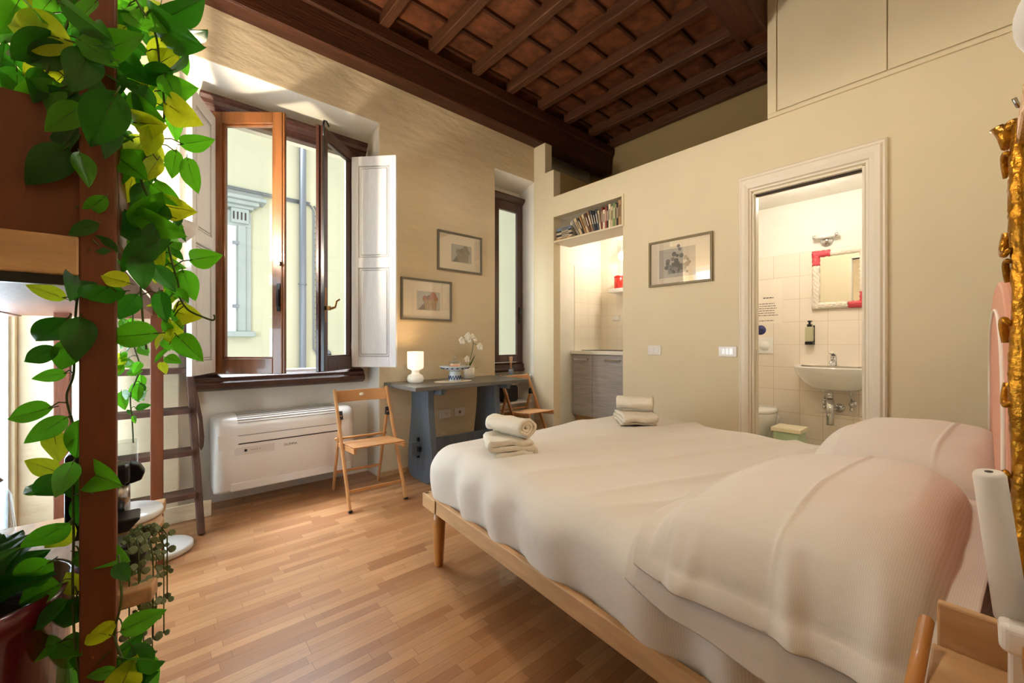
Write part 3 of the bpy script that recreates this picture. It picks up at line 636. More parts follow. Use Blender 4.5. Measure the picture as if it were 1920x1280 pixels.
# ================================================================== GREY TRESTLE TABLE
def table():
    x0, x1, y0, y1, zt = 1.40, 2.50, 2.62, 3.15, 0.757
    t = thing('trestle_table', 'blue grey stained wooden table with two shaped end supports against the window wall', 'table', (1.95, 2.89, 0))
    part('tabletop', t, 'table_top', lambda b: bm_box(b, x0, x1, y0, y1, zt-0.03, zt), bev=0.004)
    def sup(xc):
        prof = [(0.10, 0.0), (0.165, 0.02), (0.19, 0.08), (0.19, 0.20), (0.17, 0.32), (0.145, 0.46), (0.13, 0.60), (0.13, zt-0.03)]
        poly = [(2.885+a, z) for a, z in prof]+[(2.885-a, z) for a, z in reversed(prof)]
        return lambda b: bm_prism(b, poly, xc-0.0275, xc+0.0275, 'yzx')
    for xc in (1.60, 2.25):
        part('leg', t, 'table', sup(xc), bev=0.006)
        part('top_cleat', t, 'table', lambda b: bm_prism(b, [(xc+0.03, zt-0.031), (xc+0.08, zt-0.031), (xc+0.06, zt-0.075), (xc+0.03, zt-0.075)], 2.66, 3.11, 'xzy'))
    part('stretcher', t, 'table', lambda b: bm_box(b, 1.50, 2.35, 2.87, 2.90, 0.20, 0.31), bev=0.004)
    part('wedge', t, 'black', lambda b: (bm_box(b, 1.545, 1.568, 2.84, 2.93, 0.235, 0.275), bm_box(b, 1.55, 1.57, 2.872, 2.898, 0.18, 0.34)), bev=0.004)
table()
TZ = 0.7575
# table lamp
def lamp_t(x, y):
    t = thing('table_lamp', 'small lit white glass table lamp on the left end of the grey table', 'lamp', (x, y, TZ))
    part('base', t, 'lamp_base', lambda b: bm_lathe(b, [(0.045, 0.0), (0.062, 0.012), (0.066, 0.035), (0.058, 0.058), (0.035, 0.07), (0.030, 0.085), (0.034, 0.10)], (x, y, TZ), 32))
    part('lamp_shade', t, 'lamp_glow', lambda b: bm_lathe(b, [(0.028, 0.097), (0.060, 0.112), (0.064, 0.125), (0.064, 0.245), (0.058, 0.247), (0.058, 0.13), (0.026, 0.11)], (x, y, TZ), 32))
lamp_t(1.585, 2.97)
lamp('table_lamp_light', (1.585, 2.97, TZ+0.20), 3.0, WARM, 0.04)
one('doily', lambda b: bm_lathe(b, [(0.001, 0.0), (0.17, 0.0), (0.17, 0.0015), (0.001, 0.0015)], (1.87, 2.86, TZ+0.0005), 40, sx=1.0, sy=0.62), 'mat_board', 'thin oval cream doily lying in the middle of the grey table', 'doily')
def bowl(x, y):
    z = TZ+0.0025
    t = thing('footed_bowl', 'blue and white footed ceramic bowl on the cream doily', 'bowl', (x, y, z))
    part('bowl', t, 'blue_pattern', lambda b: bm_lathe(b, [(0.045, 0.08), (0.07, 0.09), (0.125, 0.118), (0.128, 0.124), (0.122, 0.124), (0.07, 0.102), (0.001, 0.098)], (x, y, z), 36))
    ft = part('foot', t, 'blue_pattern', lambda b: bm_lathe(b, [(0.052, 0.0), (0.05, 0.02), (0.046, 0.05), (0.045, 0.082)], (x, y, z), 32))
    def deco(b):
        for k in range(14):
            a = 2*pi*k/14
            for s_ in (-1, 1): bm_bar(b, (x+0.0525*cos(a), y+0.0525*sin(a), z+0.012), (x+0.0505*cos(a+s_*0.2), y+0.0505*sin(a+s_*0.2), z+0.045), 0.006, 0.003, up=(cos(a), sin(a), 0))
    part('painted_band', ft, 'blue', deco)
    part('painted_rim', t, 'blue', lambda b: [bm_ball(b, (x+0.108*cos(2*pi*k/16), y+0.108*sin(2*pi*k/16), z+0.1055), 0.010, 6, 1, 1, 0.5) for k in range(16)])
bowl(1.885, 2.86)
def candle(x, y):
    z = TZ+0.0025+0.104
    t = thing('candle_jar', 'glass jar with a peach candle sitting in the blue and white bowl', 'candle', (x, y, z))
    part('jar', t, 'clear', lambda b: bm_lathe(b, [(0.03, 0), (0.048, 0.004), (0.05, 0.055), (0.047, 0.055), (0.045, 0.008), (0.001, 0.006)], (x, y, z), 24))
    part('wax', t, 'peach', lambda b: bm_lathe(b, [(0.001, 0.008), (0.042, 0.008), (0.043, 0.035), (0.001, 0.037)], (x, y, z), 24))
    part('lid', t, 'clear', lambda b: bm_lathe(b, [(0.048, 0.056), (0.03, 0.066), (0.012, 0.085), (0.010, 0.105), (0.004, 0.115), (0.001, 0.116)], (x, y, z), 20))
candle(1.885, 2.86)
def orchid(x, y):
    t = thing('potted_orchid', 'white orchid in a small white pot on the grey table', 'plant', (x, y, TZ))
    part('pot', t, 'white_plastic', lambda b: bm_lathe(b, [(0.045, 0), (0.049, 0.002), (0.05, 0.095), (0.046, 0.095), (0.045, 0.085), (0.001, 0.085)], (x, y, TZ), 28))
    st = [(x, y, TZ+0.08), (x+0.012, y, TZ+0.16), (x+0.035, y-0.005, TZ+0.26), (x+0.045, y-0.005, TZ+0.31), (x+0.02, y-0.01, TZ+0.355), (x-0.03, y-0.01, TZ+0.37), (x-0.07, y-0.01, TZ+0.36)]
    part('stem', t, 'stem', lambda b: (bm_tube(b, st, 0.003, 6), bm_tube(b, [st[3], (x+0.08, y, TZ+0.30), (x+0.10, y, TZ+0.285)], 0.0025, 6)))
    def leaf(dx, dz, w_):
        def fn(u, v):
            s_ = v; wd = w_*sin(pi*min(1, s_*0.9+0.08))
            return Vector((x+dx*s_+(u-.5)*wd*0.8, y-0.02*s_+(u-.5)*wd*0.6, TZ+0.085+dz*s_-0.03*s_*s_))
        return lambda b: bm_grid(b, fn, 4, 8)
    for dx, dz, w_ in ((0.055, 0.15, 0.035), (0.03, 0.11, 0.035), (-0.05, 0.07, 0.04), (-0.03, 0.05, 0.045), (0.075, 0.03, 0.02)):
        part('leaf', t, 'leafB', leaf(dx, dz, w_), solid=0.002)
    for fx, fz, sc in ((-0.09, 0.335, 1.1), (-0.035, 0.365, 1.0), (-0.01, 0.345, 1.0), (0.025, 0.375, 0.8), (0.05, 0.35, 0.8), (0.105, 0.28, 1.2), (-0.035, 0.17, 1.0), (-0.02, 0.385, 0.8)):
        def fl(b):
            for k in range(5):
                a = 2*pi*k/5+0.3; rr = 0.017*sc
                bm_ball(b, (x+fx+cos(a)*rr, y-0.015-0.004*k, TZ+fz+sin(a)*rr), rr*0.95, 6, 0.9, 0.25, 0.9)
        part('flower', t, 'petal', fl)
orchid(2.14, 3.02)

# shelf in the window 2 recess with diffuser and black speaker
def shelf2():
    t = thing('recess_shelf', 'two tier white marble shelf set under the narrow window', 'shelf', (2.83, 3.25, 0.0))
    part('shelf_board', t, 'marble', lambda b: bm_box(b, 2.565, 3.098, 3.20, 3.305, 0.705, 0.727), bev=0.003)
    part('shelf_board', t, 'marble', lambda b: bm_box(b, 2.565, 3.098, 3.20, 3.395, 0.435, 0.455), bev=0.003)
    part('support', t, 'white_plastic', lambda b: bm_box(b, 2.566, 2.586, 3.22, 3.39, 0.0, 0.435))
part('support', t, 'white_plastic', lambda b: bm_box(b, 3.077, 3.097, 3.22, 3.39, 0.0, 0.435))
part('support', t, 'white_plastic', lambda b: bm_box(b, 2.566, 2.586, 3.22, 3.30, 0.455, 0.705))
part('support', t, 'white_plastic', lambda b: bm_box(b, 3.077, 3.097, 3.22, 3.30, 0.455, 0.705))
shelf2()
one('speaker', lambda b: bm_box(b, 2.70, 2.925, 3.215, 3.34, 0.456, 0.625), 'black', 'black rounded box on the lower board of the shelf under the narrow window', 'speaker', bev=0.03, seg=4)
def diffuser(x, y, z):
    t = thing('reed_diffuser', 'small glass reed diffuser bottle on the marble shelf below the narrow window', 'diffuser', (x, y, z))
    part('bottle', t, 'clear', lambda b: bm_lathe(b, [(0.001, 0), (0.024, 0), (0.026, 0.004), (0.026, 0.075), (0.012, 0.085), (0.011, 0.10), (0.013, 0.105)], (x, y, z), 20))
    part('label', t, 'pipe', lambda b: bm_lathe(b, [(0.0265, 0.01), (0.0265, 0.06)], (x, y, z), 20))
    for k in range(5):
        part('reed', t, 'beech', lambda b: bm_tube(b, [(x, y, z+0.03), (x+(k-2)*0.011, y+0.004*(k % 2), z+0.20)], 0.0018, 6))
diffuser(2.845, 3.255, 0.728)

# ================================================================== PICTURES
def picture(name, label, wall, a0, a1, z0, z1, fm, kind, tint):
    """wall 'A' (faces -y) or 'B' (faces -x); a0..a1 along the wall as seen left to right"""
    if wall == 'A':
        P = lambda a, d, z: (a0+(a1-a0)*a, YA-d, z0+(z1-z0)*z)
        loc = ((a0+a1)/2, YA, z0)
    else:
        P = lambda a, d, z: (XB-d, a0+(a1-a0)*a, z0+(z1-z0)*z)
        loc = (XB, (a0+a1)/2, z0)
    wd, hg = abs(a1-a0), z1-z0; fw = 0.017
    t = thing(name, label, 'picture', loc)
    def bx(b, a, c, d0, d1, e, f, mi=0):
        p, q = P(a, d0, e), P(c, d1, f); bm_box(b, min(p[0], q[0]), max(p[0], q[0]), min(p[1], q[1]), max(p[1], q[1]), min(p[2], q[2]), max(p[2], q[2]), mi)
    fa, fz = fw/wd, fw/hg
    part('frame', t, fm, lambda b: (bx(b, 0, fa, 0.002, 0.022, 0, 1), bx(b, 1-fa, 1, 0.002, 0.022, 0, 1), bx(b, fa, 1-fa, 0.002, 0.022, 1-fz, 1), bx(b, fa, 1-fa, 0.002, 0.022, 0, fz)), bev=0.002)
    part('mat_board', t, 'mat_board', lambda b: bx(b, fa, 1-fa, 0.004, 0.008, fz, 1-fz))
    ms = [mat(name+' paper', tint[0], 0.7), mat(name+' basket', tint[1], 0.7, var=0.3, vscale=60), mat(name+' fruit', tint[2], 0.7, var=0.3, vscale=50), mat(name+' shade', tint[3], 0.7)]
    def flat(b, pts, d, mi):
        vs = [b.verts.new(P(a, d, z)) for a, z in pts]; f = b.faces.new(vs); f.material_index = mi
    def circ(b, a, z, r, d, mi): flat(b, [(a+r/wd*cos(2*pi*k/16), z+r/hg*sin(2*pi*k/16)) for k in range(16)], d, mi)
    def art(b):
        if kind == 'basket':
            A0, A1, Z0, Z1 = 0.30, 0.76, 0.25, 0.71
            flat(b, [(A0, Z0), (A1, Z0), (A1, Z1), (A0, Z1)], 0.0085, 0)
            flat(b, [(0.32, 0.26), (0.5, 0.26), (0.47, 0.42), (0.42, 0.40)], 0.0087, 3)
            circ(b, 0.46, 0.53, 0.027, 0.0088, 2); circ(b, 0.545, 0.555, 0.026, 0.0089, 3); circ(b, 0.62, 0.62, 0.03, 0.009, 2); circ(b, 0.665, 0.53, 0.026, 0.0091, 2); circ(b, 0.56, 0.53, 0.02, 0.00915, 2)
            flat(b, [(0.46, 0.27), (0.68, 0.27), (0.70, 0.50), (0.43, 0.50)], 0.0093, 1)
            for k in range(7): flat(b, [(0.435+k*0.037, 0.29), (0.442+k*0.037, 0.29), (0.442+k*0.037, 0.49), (0.435+k*0.037, 0.49)], 0.0094, 3)
        else:
            flat(b, [(0.17, 0.17), (0.75, 0.17), (0.75, 0.79), (0.17, 0.79)], 0.0085, 0)
            rnd = random.Random(3)
            flat(b, [(0.32, 0.25), (0.62, 0.25), (0.60, 0.45), (0.30, 0.45)], 0.0087, 1)
            for k in range(26):
                a = rnd.gauss(0.46, 0.09); z = rnd.gauss(0.50, 0.10); circ(b, a, z, rnd.uniform(0.008, 0.02), 0.0088+0.0001*(k % 8), 2 if k % 2 else 3)
            for k in range(10):
                a = rnd.uniform(0.3, 0.62); circ(b, a, rnd.uniform(0.3, 0.42), 0.009, 0.0097, 3)
    b = BM(); art(b); obj('print', b, ms, t, recalc=False)
    part('glass', t, 'pic_glass', lambda b: bx(b, fa, 1-fa, 0.0125, 0.014, fz, 1-fz))
picture('framed_print', 'grey framed print of a dark basket, upper one on the window wall', 'A', 1.898, 2.387, 1.722, 2.076, 'grey_frame', 'basket', ('ABA596', '8C7C60', '6E6650', '4A4436'))
picture('framed_print', 'grey framed print of a basket of red fruit, lower one on the window wall', 'A', 1.552, 2.047, 1.266, 1.621, 'grey_frame', 'basket', ('B4B2A8', 'B08A50', 'A0522E', '6A4630'))
picture('framed_etching', 'dull gilt framed grey etching hanging left of the bathroom doorway', 'B', 1.802, 1.290, 1.528, 1.893, 'gilt_frame', 'etching', ('B9B0A0', '8E887C', '6E6A62', '5A564E'))

# ================================================================== SWITCHES AND SOCKETS
def plate(name, label, cat, wall, a, z, w, h, n, xw=XB):
    if wall == 'B':
        t = thing(name, label, cat, (xw, a, z))
        part('cover_plate', t, 'white_plastic', lambda b: bm_box(b, xw-0.010, xw, a-w/2, a+w/2, z-h/2, z+h/2), bev=0.004)
        for k in range(n):
            ww = w*0.62/n; y = a-w*0.31+k*ww
            part('rocker', t, 'ceramic', lambda b: bm_box(b, xw-0.013, xw-0.009, y+0.001, y+ww-0.001, z-h*0.28, z+h*0.28), bev=0.001)
    else:
        t = thing(name, label, cat, (a, YA, z))
        part('cover_plate', t, 'white_plastic', lambda b: bm_box(b, a-w/2, a+w/2, YA-0.010, YA, z-h/2, z+h/2), bev=0.004)
        for k in range(n): part('socket_hole', t, 'grey_frame' if n == 1 else 'mat_board', lambda b: bm_lathe(b, [(0.001, -0.0115), (0.012, -0.0115), (0.013, -0.009)], (a-w*0.0+(k-(n-1)/2)*0.035, YA, z), 16, axis='y'))
plate('light_switch', 'white two rocker light switch below and left of the gilt framed etching', 'switch', 'B', 1.757, 1.013, 0.115, 0.078, 2)
plate('light_switch', 'white three rocker light switch beside the left door casing', 'switch', 'B', 1.190, 1.013, 0.125, 0.078, 3)
plate('wall_socket', 'white wall socket with one black hole under the grey table, the right one', 'socket', 'A', 2.137, 0.437, 0.115, 0.078, 1)
plate('wall_socket', 'white wall socket with two holes under the grey table, the left one', 'socket', 'A', 1.985, 0.437, 0.115, 0.078, 2)
one('cover_cap', lambda b: bm_lathe(b, [(0.001, -0.006), (0.035, -0.006), (0.04, -0.001)], (1.965, YA, 0.25), 24, axis='y'), 'wall_paint', 'round cream cap on the wall low under the grey table', 'cap')
plate('wall_socket', 'white wall socket on the kitchen tiles below the shelf', 'socket', 'B', 3.05, 1.386, 0.10, 0.07, 1, 4.453)

# ================================================================== BOOKS
cols = ['5A4A80', 'B0895A', '1E1C1C', 'B79B6E', '6E8A52', 'C6B184', 'E3D3B0', '3A2A22', 'A34A3E', 'E6D2B4', '7C2A22', 'D9C39C',
        '3F4650', '262C36', '4A4F58', '8A6A4A', '5E3A28', 'BFA27C', 'A97A4E', '33302E', 'C9B08A', '8E8578']
def book(w_, h_, d_, col, M4, label, group):
    t = thing('book', label, 'book', M4.to_translation(), group=group, local=True)
    t.matrix_world = M4
    cm = mat('book cover', col, 0.55)
    bm = BM(); bm_box(bm, 0, 0.0025, 0, w_, 0, h_); bm_box(bm, 0, d_, 0, 0.0022, 0, h_); bm_box(bm, 0, d_, w_-0.0022, w_, 0, h_)
    obj('cover', bm, cm, t, bev=0.0008)
    bm = BM(); bm_box(bm, 0.0026, d_-0.004, 0.0023, w_-0.0023, 0.003, h_-0.003); obj('pages', bm, 'mat_board', t)
    bm = BM(); bm_box(bm, -0.0004, 0.0006, w_*0.3, w_*0.7, h_*0.35, h_*0.8); obj('spine_label', bm, mat('spine label', 'D8CBB0' if sum(lin(col)) < 0.6 else '6A5A48', 0.6), t)
cname = ['purple', 'beige', 'black', 'tan', 'green', 'cream', 'pale cream', 'dark brown', 'red', 'pinkish white', 'dark red', 'sand', 'slate grey', 'navy', 'grey', 'brown', 'reddish brown', 'light tan', 'orange brown', 'charcoal', 'wheat', 'stone grey']
y = 2.074; zb = 2.1125
ordn = ['rightmost', 'second from the right end', 'third from the right end', 'fourth from the right end', 'fifth from the right end', 'sixth from the right end', 'seventh from the right end', 'eighth from the right end', 'ninth from the right end', 'tenth from the right end', 'eleventh from the right end']
up_w = [.016, .030, .018, .012, .022, .026, .022, .016, .018, .026, .014]
up_h = [.222, .228, .205, .2, .215, .19, .215, .20, .205, .18, .21]
for k in range(11):
    book(up_w[k], up_h[k], 0.15, cols[k], Matrix.Translation((XB+0.02, y, zb)), cname[k]+' upright book in the wall niche, '+ordn[k], 'upright books in the wall niche')
    y += up_w[k]+0.001
lw = [.016, .022, .02, .018, .026, .022, .028, .020, .022, .030, .024]; lh = [.19, .205, .20, .215, .215, .205, .20, .19, .185, .19, .18]
for k in range(11):
    ang = R(9+k*2.1)        # tops lean towards the left end (towards +y)
    Mx = Matrix.Translation((XB+0.02, y, zb+lw[k]*0.0)) @ Matrix.Rotation(-ang, 4, 'X')
    # lift so that the lower corner rests on the shelf
    low = min((Mx @ Vector((0, a, 0))).z for a in (0, lw[k])); Mx = Matrix.Translation((0, 0, zb-low)) @ Mx
    book(lw[k], lh[k], 0.15, cols[11+k], Mx, cname[11+k]+' book leaning left in the niche, '+('rightmost leaning one' if k == 0 else ordn[k].replace(' from the right end', ' leaning one from the right')), 'leaning books in the wall niche')
    y += lw[k]/cos(ang)+0.0015
stk = [('C08A5A', .018, 'tan'), ('D8C8A0', .016, 'cream'), ('2B2E33', .018, 'black'), ('C4B593', .022, 'sand coloured'), ('1F2228', .015, 'charcoal'), ('6E7C8A', .034, 'thick blue grey')]
z = zb
for k, (c_, th, nm) in enumerate(stk):
    Mx = Matrix.Translation((XB+0.015+0.004*(k % 3), 2.865-0.006*(k % 2), z)) @ Matrix.Rotation(R(90), 4, 'X')
    book(th, [.19, .205, .215, .20, .205, .19][k], 0.16, c_, Mx @ Matrix.Translation((0, 0, 0)), nm+' book lying flat in the niche, '+['bottom', 'second', 'third', 'fourth', 'fifth', 'top'][k]+' of the stack at the left', 'stacked books in the wall niche')
    z += th+0.0006

# ================================================================== KITCHEN
t = thing('kitchen_cabinet', 'grey limed wood kitchen base cabinet behind the doorless opening', 'cabinet', (4.15, 2.7, 0))
part('body', t, 'white_plastic', lambda b: bm_box(b, 3.885, 4.45, 1.93, 3.285, 0.20, 0.935))
for y0, y1 in ((2.985, 3.285), (2.40, 2.981), (1.93, 2.396)):
    d = part('door', t, 'kitchen_door', lambda b: bm_box(b, 3.865, 3.884, y0+0.001, y1-0.001, 0.205, 0.93), bev=0.002)
    yc = (y0+y1)/2
    part('handle', d, 'steel', lambda b: (bm_box(b, 3.835, 3.845, yc-0.10, yc+0.10, 0.865, 0.885), bm_box(b, 3.845, 3.865, yc-0.10, yc-0.085, 0.868, 0.882), bm_box(b, 3.845, 3.865, yc+0.085, yc+0.10, 0.868, 0.882)))
part('plinth', t, 'bed_wood', lambda b: bm_box(b, 3.93, 4.44, 1.93, 3.285, 0, 0.199))
one('worktop', lambda b: bm_box(b, 3.835, 4.452, 1.925, 3.290, 0.936, 0.976), 'worktop', 'white kitchen worktop on the grey cabinet', 'worktop', bev=0.004)
one('cooker_hob', lambda b: bm_box(b, 3.93, 4.40, 2.55, 3.20, 0.9765, 0.983), 'black', 'thin black glass hob set on the white kitchen worktop', 'hob', bev=0.003)
one('wall_shelf', lambda b: bm_box(b, 4.27, 4.452, 2.3, 3.05, 1.690, 1.735), 'worktop', 'short white shelf on the kitchen wall holding a red tin', 'shelf', bev=0.003)
t = thing('tin', 'red enamel tin on the white kitchen shelf', 'tin', (4.36, 2.945, 1.7355))
part('body', t, 'red', lambda b: bm_lathe(b, [(0.062, 0), (0.065, 0.004), (0.065, 0.15), (0.062, 0.152), (0.001, 0.152)], (4.36, 2.945, 1.7355), 28))
part('lid', t, 'red', lambda b: bm_lathe(b, [(0.067, 0.135), (0.067, 0.158), (0.05, 0.165), (0.001, 0.166)], (4.36, 2.945, 1.7355), 28))
t = thing('wall_lamp', 'lit round bulb lamp on a glass plate on the kitchen wall above the shelf', 'lamp', (4.452, 2.94, 2.0))
part('back_plate', t, 'clear', lambda b: bm_box(b, 4.44, 4.448, 2.93, 3.03, 1.95, 2.36), bev=0.003)
part('bulb', t, 'bulb', lambda b: bm_ball(b, (4.385, 2.935, 2.145), 0.042, 10, 1, 1, 1.25))
part('socket', t, 'chrome', lambda b: (bm_tube(b, [(4.385, 2.935, 2.19), (4.385, 2.935, 2.24)], 0.018, 12), bm_tube(b, [(4.385, 2.935, 2.22), (4.445, 2.97, 2.22)], 0.008, 8)))
lamp('kitchen_bulb_light', (4.22, 2.70, 2.12), 12, (1.0, 0.91, 0.78), 0.05)

# ================================================================== BATHROOM
XF = 4.79
def sink():
    t = thing('washbasin', 'white wall hung washbasin with rounded front in the bathroom', 'sink', (4.58, 0.88, 0.62))
    yc, hw = 0.865, 0.31
    def outer(b):
        n = 28; lev = [(0.86, 1.0, 0.0), (0.845, 1.0, 0.0), (0.79, 0.96, 0.03), (0.72, 0.84, 0.09), (0.67, 0.66, 0.16), (0.645, 0.5, 0.22)]
        rings = []
        for z, s_, ins in lev:
            ring = []
            for k in range(n+1):
                a = pi*k/n; px = XF-(0.44-ins)*abs(sin(a))**0.55; py = yc+hw*s_*cos(a)*1.0
                ring.append(b.verts.new((min(px, XF), py, z)))
            rings.append(ring)
        for A, B in zip(rings, rings[1:]):
            for k in range(n): f = b.faces.new((A[k], A[k+1], B[k+1], B[k])); f.smooth = True
        b.faces.new(rings[-1])
        inner = [b.verts.new((XF-0.03-(0.38)*abs(sin(pi*k/n))**0.55, yc+hw*0.92*cos(pi*k/n), 0.858)) for k in range(n+1)]
        for k in range(n): b.faces.new((rings[0][k+1], rings[0][k], inner[k], inner[k+1]))
        low = [b.verts.new((XF-0.10-(0.24)*abs(sin(pi*k/n))**0.7, yc+hw*0.65*cos(pi*k/n), 0.76)) for k in range(n+1)]
        for k in range(n): b.faces.new((inner[k+1], inner[k], low[k], low[k+1]))
        b.faces.new(low); b.faces.new((rings[0][0], inner[0], inner[-1], rings[0][-1]))
    part('basin', t, 'ceramic', outer)
    part('drain', t, 'chrome', lambda b: (bm_tube(b, [(4.62, 0.895, 0.64), (4.62, 0.895, 0.56)], 0.022, 14), bm_tube(b, [(4.62, 0.895, 0.56), (4.62, 0.895, 0.33)], 0.03, 16), bm_tube(b, [(4.62, 0.895, 0.47), (XF-0.01, 0.86, 0.47)], 0.017, 12), bm_lathe(b, [(0.001, -0.02), (0.04, -0.015), (0.042, 0)], (XF, 0.86, 0.47), 20, axis='x')))
    for yy in (0.955, 0.760):
        part('valve', t, 'chrome', lambda b: (bm_tube(b, [(4.68, yy+0.01, 0.66), (4.70, yy, 0.60), (4.72, yy, 0.55)], 0.007, 8), bm_ball(b, (4.72, yy, 0.52), 0.022, 8), bm_tube(b, [(4.72, yy, 0.52), (XF, yy, 0.52)], 0.012, 10), bm_lathe(b, [(0.001, -0.01), (0.028, -0.008), (0.03, 0)], (XF, yy, 0.52), 18, axis='x'), bm_tube(b, [(4.72, yy, 0.50), (4.70, yy, 0.46)], 0.014, 8)))
    t2 = thing('tap', 'chrome mixer tap on the white washbasin', 'tap', (4.70, 0.90, 0.861))
    part('body', t2, 'chrome', lambda b: (bm_tube(b, [(4.70, 0.885, 0.861), (4.70, 0.885, 0.95)], 0.024, 16), bm_tube(b, [(4.69, 0.885, 0.915), (4.60, 0.885, 0.90), (4.585, 0.885, 0.885)], 0.014, 12)))
    part('lever', t2, 'chrome', lambda b: bm_bar(b, (4.71, 0.885, 0.957), (4.60, 0.885, 0.982), 0.04, 0.012), bev=0.004)
sink()
def wc():
    t = thing('toilet', 'white wall hung toilet at the left of the bathroom', 'toilet', (4.55, 1.46, 0.08))
    yc = 1.47; xc = 4.50
    part('bowl', t, 'ceramic', lambda b: bm_lathe(b, [(0.10, 0.09), (0.13, 0.16), (0.165, 0.28), (0.18, 0.38), (0.18, 0.40), (0.001, 0.40)], (xc, yc, 0), 32, sx=1.4, sy=1.0))
    part('bowl', t, 'ceramic', lambda b: bm_box(b, xc, XF, yc-0.14, yc+0.14, 0.12, 0.36), bev=0.04, seg=4)
    part('lid', t, 'ceramic', lambda b: bm_lathe(b, [(0.183, 0.403), (0.187, 0.412), (0.187, 0.43), (0.17, 0.44), (0.001, 0.442)], (xc, yc, 0), 32, sx=1.38, sy=1.0))
wc()
t = thing('storage_box', 'pale green plastic box with cream lid on the bathroom floor', 'box', (4.40, 1.165, 0))
part('body', t, 'green_box', lambda b: bm_prism(b, [(4.28, 1.05), (4.50, 1.05), (4.50, 1.25), (4.28, 1.25)], 0.0, 0.27), bev=0.012)
part('lid', t, 'lid', lambda b: (bm_box(b, 4.265, 4.515, 1.035, 1.265, 0.271, 0.305), bm_box(b, 4.285, 4.495, 1.055, 1.245, 0.305, 0.309)), bev=0.006)
def bmirror():
    y0, y1, z0, z1 = 0.652, 1.064, 1.392, 1.945; fw = 0.060
    t = thing('wall_mirror', 'square mirror with carved white and coral red frame above the washbasin', 'mirror', (XF, 0.85, z0))
    part('glass', t, 'mirror', lambda b: bm_box(b, XF-0.012, XF-0.006, y0+fw*0.8, y1-fw*0.8, z0+fw*0.8, z1-fw*0.8))
    def seg(b, p, q, wob):
        n = max(6, int(hypot(q[0]-p[0], q[1]-p[1])/0.012)); dy, dz = (q[0]-p[0]), (q[1]-p[1]); L_ = hypot(dy, dz); ty, tz = dy/L_, dz/L_; ny, nz = -tz, ty
        V = []
        for i in range(n+1):
            s_ = i/n*L_; ring = []
            for k in range(9):
                c_ = (k/8-.5); wv = 1+0.05*sin(s_*150+wob)
                off = c_*fw*wv; h = 0.010+0.020*(1-abs(2*c_)**3)+0.007*sin(s_*150+wob+12*c_)+0.005*sin(s_*70+c_*30)
                ring.append(b.verts.new((XF-0.002-max(0.003, h), p[0]+ty*s_+ny*off, p[1]+tz*s_+nz*off)))
            V.append(ring)
        for A, B in zip(V, V[1:]):
            for k in range(8): f = b.faces.new((A[k], A[k+1], B[k+1], B[k])); f.smooth = True
    h = fw/2; Y0, Y1, Z0, Z1 = y0+h, y1-h, z0+h, z1-h; e = 0.14
    def white(b):
        seg(b, (Y1, Z1-e+h), (Y1, z0), 0); seg(b, (Y1-e+h, Z1), (y0, Z1), 1); seg(b, (Y0, z1), (Y0, Z0+e-h), 2); seg(b, (y1, Z0), (Y0+e-h, Z0), 3)
    def red(b):
        seg(b, (Y1, z1), (Y1, Z1-e+h), 0); seg(b, (y1, Z1), (Y1-e+h, Z1), 1); seg(b, (Y0, Z0+e-h), (Y0, z0), 2); seg(b, (Y0+e-h, Z0), (y0, Z0), 3)
    part('carved_frame', t, 'carved_white', white, solid=0.004)
    for rr in (lambda b: (seg(b, (Y1, z1), (Y1, Z1-e+h), 0), seg(b, (y1, Z1), (Y1-e+h, Z1), 1)), lambda b: (seg(b, (Y0, Z0+e-h), (Y0, z0), 2), seg(b, (Y0+e-h, Z0), (y0, Z0), 3))):
        o = part('carved_corner', t, 'pink_red', rr, solid=0.005); o['label'] = 'coral red painted corner'
bmirror()
t = thing('bathroom_lamp', 'small horizontal white tube lamp on a round chrome mount above the carved mirror', 'lamp', (XF, 0.955, 2.06))
part('mount', t, 'chrome', lambda b: bm_lathe(b, [(0.001, -0.025), (0.045, -0.02), (0.05, 0)], (XF, 0.955, 2.035), 24, axis='x'))
part('tube', t, 'white_plastic', lambda b: bm_tube(b, [(XF-0.05, 0.865, 2.07), (XF-0.05, 1.045, 2.07)], 0.02, 16))
part('end_cap', t, 'chrome', lambda b: (bm_tube(b, [(XF-0.05, 0.858, 2.07), (XF-0.05, 0.880, 2.07)], 0.022, 16), bm_tube(b, [(XF-0.05, 1.03, 2.07), (XF-0.05, 1.052, 2.07)], 0.022, 16)))
t = thing('soap_dispenser', 'black and olive pump bottle on the bathroom tiles above the basin', 'soap dispenser', (XF, 1.08, 1.06))
part('bottle', t, 'olive_label', lambda b: bm_box(b, XF-0.065, XF-0.008, 1.05, 1.112, 1.083, 1.225), bev=0.008)
part('base', t, 'black', lambda b: bm_box(b, XF-0.066, XF-0.004, 1.049, 1.113, 1.055, 1.083), bev=0.004)
part('bracket', t, 'black', lambda b: bm_box(b, XF-0.014, XF, 1.046, 1.056, 1.055, 1.24))
part('pump', t, 'black', lambda b: (bm_box(b, XF-0.055, XF-0.02, 1.062, 1.098, 1.226, 1.25), bm_box(b, XF-0.045, XF-0.03, 1.072, 1.088, 1.25, 1.283), bm_box(b, XF-0.08, XF-0.03, 1.06, 1.088, 1.272, 1.284)))
t = thing('flush_plate', 'white dual flush plate on the tiles above the toilet', 'flush plate', (XF, 1.5, 0.96))
part('plate', t, 'ceramic', lambda b: bm_box(b, XF-0.012, XF, 1.395, 1.64, 0.96, 1.125), bev=0.004)
part('button', t, 'ceramic', lambda b: bm_lathe(b, [(0.001, -0.017), (0.046, -0.016), (0.05, -0.011)], (XF, 1.475, 1.04), 28, axis='x'))
